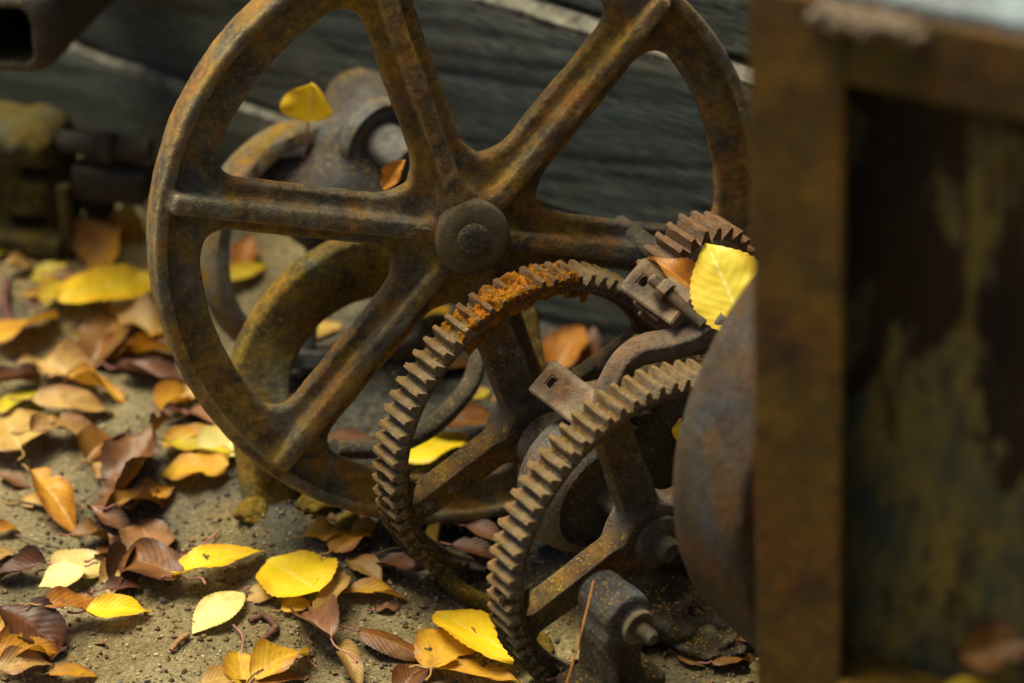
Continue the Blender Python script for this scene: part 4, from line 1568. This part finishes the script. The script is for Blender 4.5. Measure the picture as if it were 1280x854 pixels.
leaf((222, 742), (324, 702), .44, 'yellow', 'pointed bright yellow leaf with one small dark hole', fold=.28, curl=-.25, roll_deg=-10, wave=.10, lift=.008, stalk=.1, hole=(.42, .35))
leaf((402, 760), (342, 714), .95, 'yellow', 'round yellow leaf with orange edge, flat on the sand before the large wheel', fold=.08, curl=-.25, wave=.08, lift=.010, tipk=.3, stalk=0)
leaf((350, 740), (308, 752), .75, 'tan', 'tan leaf partly under the round yellow leaf', fold=.15, curl=-.3)
leaf((354, 770), (392, 756), .6, 'ochre', 'small torn mustard leaf below the round yellow leaf', fold=.4, curl=-.4, wave=.3)
leaf((302, 750), (246, 792), .55, 'cream', 'pale lemon serrated leaf lying alone on the sand', fold=.14, curl=-.2, wave=.05, stalk=.12, lift=.003)
leaf((398, 784), (428, 722), .36, 'tan', 'long folded tan leaf leaning beside the round yellow leaf', pitch=14, fold=.8, curl=-.5, twist=.4, wave=.2)
leaf((414, 826), (374, 772), .48, 'pink', 'curled pinkish brown leaf with stalk pointing at the camera', fold=.9, curl=-.7, wave=.25, stalk=.55, lift=.004)
leaf((414, 706), (464, 676), .62, 'orange', 'bright amber leaf with crooked edge between wheel and rear cog', pitch=10, fold=.3, curl=-.5, wave=.35, lift=.008)
leaf((384, 698), (432, 686), .55, 'ochre', 'golden torn leaf on the sand just left of the bright amber leaf', fold=.5, curl=-.8, wave=.35)
leaf((438, 706), (474, 732), .55, 'tan', 'pinkish tan leaf in front of the bright amber leaf', pitch=8, fold=.4, curl=-.4)
leaf((432, 744), (508, 742), .34, 'ochre', 'golden rimmed brown leaf lying flat in front of the rear cog', fold=.5, curl=-.4, wave=.25, roll_deg=-14)
leaf((530, 726), (466, 708), .5, 'dark', 'dark red leaf pressed against the rear cog teeth', fold=.5, curl=-.5, wave=.3)
leaf((452, 800), (532, 818), .46, 'brown', 'long brown domed leaf with a red stalk, alone on the sand', fold=-.3, curl=-.5, wave=.12, lift=.005, stalk=.35)
leaf((542, 842), (572, 776), .62, 'ochre', 'amber yellow leaf with a dark hole, beside the big clean yellow leaf', hole=(.32, .4), fold=.2, curl=-.3, wave=.12, lift=.006, stalk=.2)
leaf((642, 838), (556, 766), .62, 'yellow', 'big clean yellow leaf by the foot of the front cog wheel', fold=.12, curl=-.3, wave=.10, roll_deg=14, lift=.012, tipk=.5, stalk=0)
leaf((546, 842), (646, 846), .34, 'ochre', 'orange brown leaf lying below the big clean yellow leaf', fold=.3, curl=-.3, wave=.15, lift=.004, roll_deg=-12)
leaf((498, 862), (528, 832), .7, 'brown', 'rust brown leaf tip at the bottom edge left of the amber yellow leaf', pitch=15, fold=.5, curl=-.4)
leaf((424, 820), (450, 856), .42, 'tan', 'narrow curled tan leaf at the bottom edge', fold=.7, curl=-.7, wave=.3)
leaf((318, 862), (382, 818), .5, 'ochre', 'golden leaf with a tall curved red stalk at the bottom edge', pitch=10, fold=.5, curl=-.7, wave=.3, lift=.004)
leaf((306, 862), (298, 822), .6, 'ochre', 'amber leaf curled against the golden leaf at the bottom edge', pitch=18, fold=.6, curl=-.5)
leaf((254, 866), (310, 846), .6, 'tan', 'tan leaf cut by the bottom edge beside the amber curl', fold=.3, curl=-.5)
leaf((312, 870), (384, 848), .4, 'brown', 'dull brown leaf under the golden leaf at the bottom edge', fold=.4, curl=-.4)
# more flat litter between the larger leaves
leaf((18, 470), (62, 452), .6, 'tan', 'weathered tan leaf above the dark red brown leaf at the photo edge', fold=.2, curl=-.3, wave=.2)
leaf((176, 425), (206, 412), .6, 'ochre', 'small golden leaf under the pale tan leaf by the wheel rim', fold=.2, curl=-.3)
leaf((172, 640), (214, 612), .6, 'orange', 'rust orange leaf under the round golden leaf', fold=.3, curl=-.4, wave=.2)
leaf((0, 602), (36, 612), .5, 'brown', 'thin brown leaf at the photo edge under the broad tan leaf', fold=.3, curl=-.4)
leaf((120, 702), (160, 680), .55, 'brown', 'chestnut leaf just behind the dark red rolled leaf', fold=.4, curl=-.4, wave=.3)
leaf((470, 760), (500, 752), .5, 'pink', 'small dry leaf in front of the golden rimmed brown leaf', fold=.3, curl=-.4, wave=.3)
leaf((66, 350), (110, 356), .5, 'brown', 'blurred brown leaf behind the mustard leaf', fold=.4, curl=-.5)
leaf((30, 372), (56, 364), .6, 'orange', 'blurred rust leaf in front of the flat dull yellow leaf', fold=.4, curl=-.5)
leaf((140, 352), (170, 344), .5, 'brown', 'blurred brown leaf under the big upright orange leaf', fold=.4, curl=-.5)
# --- bottom corner heap
leaf((6, 786), (76, 812), .72, 'dark', 'dark brown curled leaf in the corner heap', pitch=6, fold=.6, curl=-.9, wave=.35, lift=.006)
leaf((58, 782), (136, 776), .48, 'orange', 'rust orange leaf, topmost of the corner heap', fold=.4, curl=-.7, wave=.2, lift=.008)
leaf((112, 786), (186, 772), .55, 'yellow', 'bright yellow leaf next to the rust orange leaf of the corner heap', fold=.3, curl=-.5, wave=.15, lift=.006)
leaf((90, 752), (122, 756), .5, 'brown', 'small rust brown scrap above the corner heap', fold=.4, curl=-.5, wave=.3)
leaf((-6, 838), (72, 820), .55, 'orange', 'red orange leaf low in the corner heap', fold=.5, curl=-.6, wave=.25, lift=.006)
leaf((-10, 820), (8, 780), .7, 'ochre', 'golden leaf at the photo edge of the corner heap', pitch=20, fold=.4)
leaf((0, 858), (72, 840), .55, 'tan', 'tan ribbed leaf, lowest of the corner heap', fold=.4, curl=-.6, wave=.25, lift=.006)
leaf((64, 856), (120, 848), .5, 'orange', 'amber leaf at the bottom edge beside the tan ribbed leaf', fold=.3, curl=-.5, lift=.004)
leaf((58, 828), (82, 806), .5, 'dark', 'small maroon leaf poking out of the corner heap', pitch=10, fold=.6, curl=-.5)
# --- between and behind the wheels
leaf((506, 592), (578, 556), .68, 'yellow', 'clean yellow leaf seen through the rear cog wheel', fold=.15, curl=-.2, roll_deg=-8, lift=.012, stalk=0)
leaf((538, 556), (636, 540), .5, 'brown', 'dark rust brown leaf behind the rear cog wheel', fold=.4, curl=-.5, lift=.004)
leaf((582, 498), (612, 490), .7, 'olive', 'dim lemon leaf behind the rear cog wheel spoke', fold=.2)
leaf((512, 408), (560, 388), .7, 'ochre', 'golden leaf under the hub of the large wheel', fold=.3, curl=-.4, lift=.01)
leaf((362, 440), (424, 412), .6, 'tan', 'tan leaf seen through the low opening of the large wheel', fold=.2, curl=-.3, lift=.01)
leaf((282, 366), (330, 338), .45, 'olive', 'yellow green leaf lying inside the blurred flywheel ring', fold=.3, curl=-.3, lift=.006)
leaf((298, 342), (312, 316), .6, 'orange', 'small rust orange leaf behind the yellow green one in the flywheel ring', pitch=25, fold=.4)
leaf((690, 466), (722, 432), .7, 'orange', 'orange leaf glowing behind the holed plate of the lever', pitch=25, fold=.4, curl=-.3, lift=.01)
leaf((722, 460), (738, 428), .6, 'dark', 'maroon leaf next to the orange one behind the lever', pitch=25, fold=.5)
leaf((478, 428), (526, 446), .6, 'brown', 'dim brown leaf on dark dirt under the large wheel hub', fold=.3, curl=-.4)
leaf((582, 672), (630, 684), .5, 'pink', 'pinkish leaf inside the rear cog wheel ring near the ground', fold=.4, curl=-.6, lift=.008)
leaf((566, 692), (624, 700), .5, 'dark', 'dark red leaf low inside the rear cog wheel ring', fold=.5, curl=-.5, lift=.004)
leaf((664, 690), (704, 672), .6, 'brown', 'ribbed brown leaf between the two cog wheels', pitch=10, fold=.5, curl=-.6, wave=.3, lift=.01)
leaf((412, 572), (470, 566), .42, 'pink', 'dusty brown leaf on the bent rod behind the large wheel', fold=.4, curl=-.4, lift=.02)
leaf((545, 470), (590, 455), .6, 'brown', 'rust leaf in the gloom behind the rear cog wheel top', fold=.3, curl=-.4)
# --- at the foot of the pulley
leaf((948, 832), (892, 814), .36, 'pink', 'pinkish brown leaf by the foot of the box post', fold=.5, curl=-.3, wave=.15, lift=.008)
leaf((846, 838), (880, 850), .6, 'tan', 'small tan scrap of leaf at the bottom edge under the pulley', fold=.3, curl=-.3)
leaf((890, 852), (940, 838), .6, 'brown', 'dull brown leaf at the bottom edge by the post', fold=.4, curl=-.6, wave=.3)
leaf((700, 872), (760, 862), .5, 'brown', 'brown leaf under the bearing block at the bottom edge', fold=.4, curl=-.6, wave=.3)

# --- leaves resting on the machines
leaf_at(at(386, 153, 2.43), (.08, .10, .98), (-.15, -.97, .15), .036, 1.25, 'yellow', 'heart shaped yellow leaf with curled tip, upright on the blurred pump', 'leaves caught on the machines',
        fold=.12, curl=.15, wave=.12, stalk=.95, seed=5, cup=.1, tipk=.0)
leaf_at(at(478, 236, 2.32), (.55, .1, .83), (-.5, -.8, .3), .031, .55, 'orange', 'amber leaf scrap wedged in the wheel opening next to the pump shaft', 'leaves caught on the machines', fold=.6, curl=-.4, wave=.2, stalk=0, seed=6)
leaf_at(at(934, 417, 2.135), (-.36, .52, .66), (-.12, -.60, .80), .076, .82, 'lemon', 'large pale yellow serrated leaf in front of the pinion', 'leaves caught on the machines',
        fold=.10, curl=-.2, wave=.06, stalk=.1, seed=12, tipk=.6)
leaf_at(at(880, 378, 2.172), (-.60, .22, .66), (.40, -.65, .6), .056, .46, 'orange', 'folded amber leaf tucked between bolt and pinion', 'leaves caught on the machines',
        fold=.9, curl=-.8, wave=.2, twist=.5, stalk=.2, seed=13)
leaf_at(at(860, 560, 2.16), (-.2, -.1, .9), (-.5, -.8, .3), .03, .6, 'olive', 'sliver of pale green leaf in the gap beside the pulley', 'leaves caught on the machines', stalk=0, seed=14)


def box_pt(x, y, z):
    return (Mb @ Vector((x, y, z)))[:]


leaf_at(box_pt(.118, .016, -.178), (.75, -.2, .5), (-.3, -.8, .5), .055, .55, 'brown', 'big dark brown leaf on the ledge inside the rusty box', 'leaves caught on the machines', fold=.4, curl=-.4, wave=.25, stalk=0, seed=15)
leaf_at(box_pt(.112, .006, -.197), (.85, -.2, .15), (-.2, -.7, .7), .04, .55, 'olive', 'dim yellow leaf on the ledge in front of the dark brown one', 'leaves caught on the machines', fold=.4, curl=-.4, stalk=0, seed=16)

# --- stems, twigs
m = MB()
m.tube(spline([at(742, 726, 2.075), at(733, 765, 2.07), at(720, 815, 2.07), at(706, 862, 2.075)], 24), .0007, 6)
tag(m.build('grass_stem', M_needle), 'thin orange grass stem hanging in front of the bearing block', 'stem')


def twig(pts, r, label, mat=M_twig, h=.003):
    P = []
    for k, (x, y) in enumerate(pts):
        g = on_ground(x, y)
        P.append((g[0], g[1], float(ground_z(g[0], g[1])) + h + (.003 if k % 2 else 0)))
    m = MB()
    S = spline(P, 20)
    rs = random.Random(int(pts[0][0]))
    m.tube(S, r, 7, rr=[r * rs.uniform(.75, 1.25) for _ in S])
    return tag(m.build('twig', mat), label, 'twig', 'twigs on the dirt')


twig([(312, 780), (330, 774), (345, 784), (340, 796), (326, 802)], .0028, 'hooked brown catkin on the sand below the pale lemon leaf', plain('catkin_brown', (.15, .075, .045), .9, .2, .5, 200, 1), .002)
twig([(95, 655), (60, 640), (14, 628)], .0009, 'thin pale straw behind the twisted golden leaf')
twig([(20, 672), (60, 688), (90, 692)], .0008, 'thin brown straw in front of the twisted golden leaf')
twig([(276, 668), (256, 684), (238, 694)], .0010, 'short reddish stalk on the sand near the stand foot', M_stalk)
twig([(214, 818), (224, 808), (236, 798)], .0022, 'stubby tan bud scale between the lemon leaf and the corner heap', plain('bud_tan', (.30, .16, .06), .8))
twig([(300, 834), (304, 806), (292, 784)], .0009, 'tall curved red stalk in front of the pale lemon leaf', M_stalk, .006)
twig([(392, 812), (386, 828), (396, 836)], .0009, 'short red stalk beside the curled pinkish leaf', M_stalk)
twig([(456, 706), (490, 690), (512, 684)], .0010, 'pale straw lying before the rear cog teeth')
twig([(828, 842), (862, 810), (905, 806)], .0011, 'dark straw under the pulley')
twig([(790, 846), (815, 812), (812, 790)], .0010, 'thin upright dark straw between bearing and pulley')
twig([(10, 352), (6, 385), (14, 408)], .004, 'blurred dark red stick at the photo edge', plain('dark_red_stick', (.10, .035, .03), .8))

# tiny scraps of broken leaf, nobody could count them
r = np.random.default_rng(77)
VV, FF = [], []
for k in range(1100):
    x, y = r.uniform(-.52, .2), r.uniform(1.68, 2.45)
    if fbm(np.array([[x, y, 0]]), 7, 2, 90)[0] < r.uniform(-.5, .3):
        continue
    n = r.integers(5, 8)
    s = .0008 + .0034 * r.random() ** 2
    a = np.sort(r.uniform(0, 6.28, n))
    z = float(ground_z(x, y)) + .0016
    base = len(VV)
    tx, ty = r.uniform(-.5, .5, 2)
    for t in a:
        q_ = r.uniform(.5, 1.2) * s
        dx, dy = math.cos(t) * q_ * 1.4, math.sin(t) * q_
        VV.append((x + dx, y + dy, z + dx * tx + dy * ty + abs(dx) * .3))
    FF.append(tuple(range(base, base + n)))
o = obj('leaf_litter', mesh_np('leaf_litter', VV, FF, plain('leaf_scraps', (.24, .11, .04), .8, .2, .7, 30), False))
tag(o, 'tiny brown scraps of broken leaf scattered over the dirt', kind='stuff')
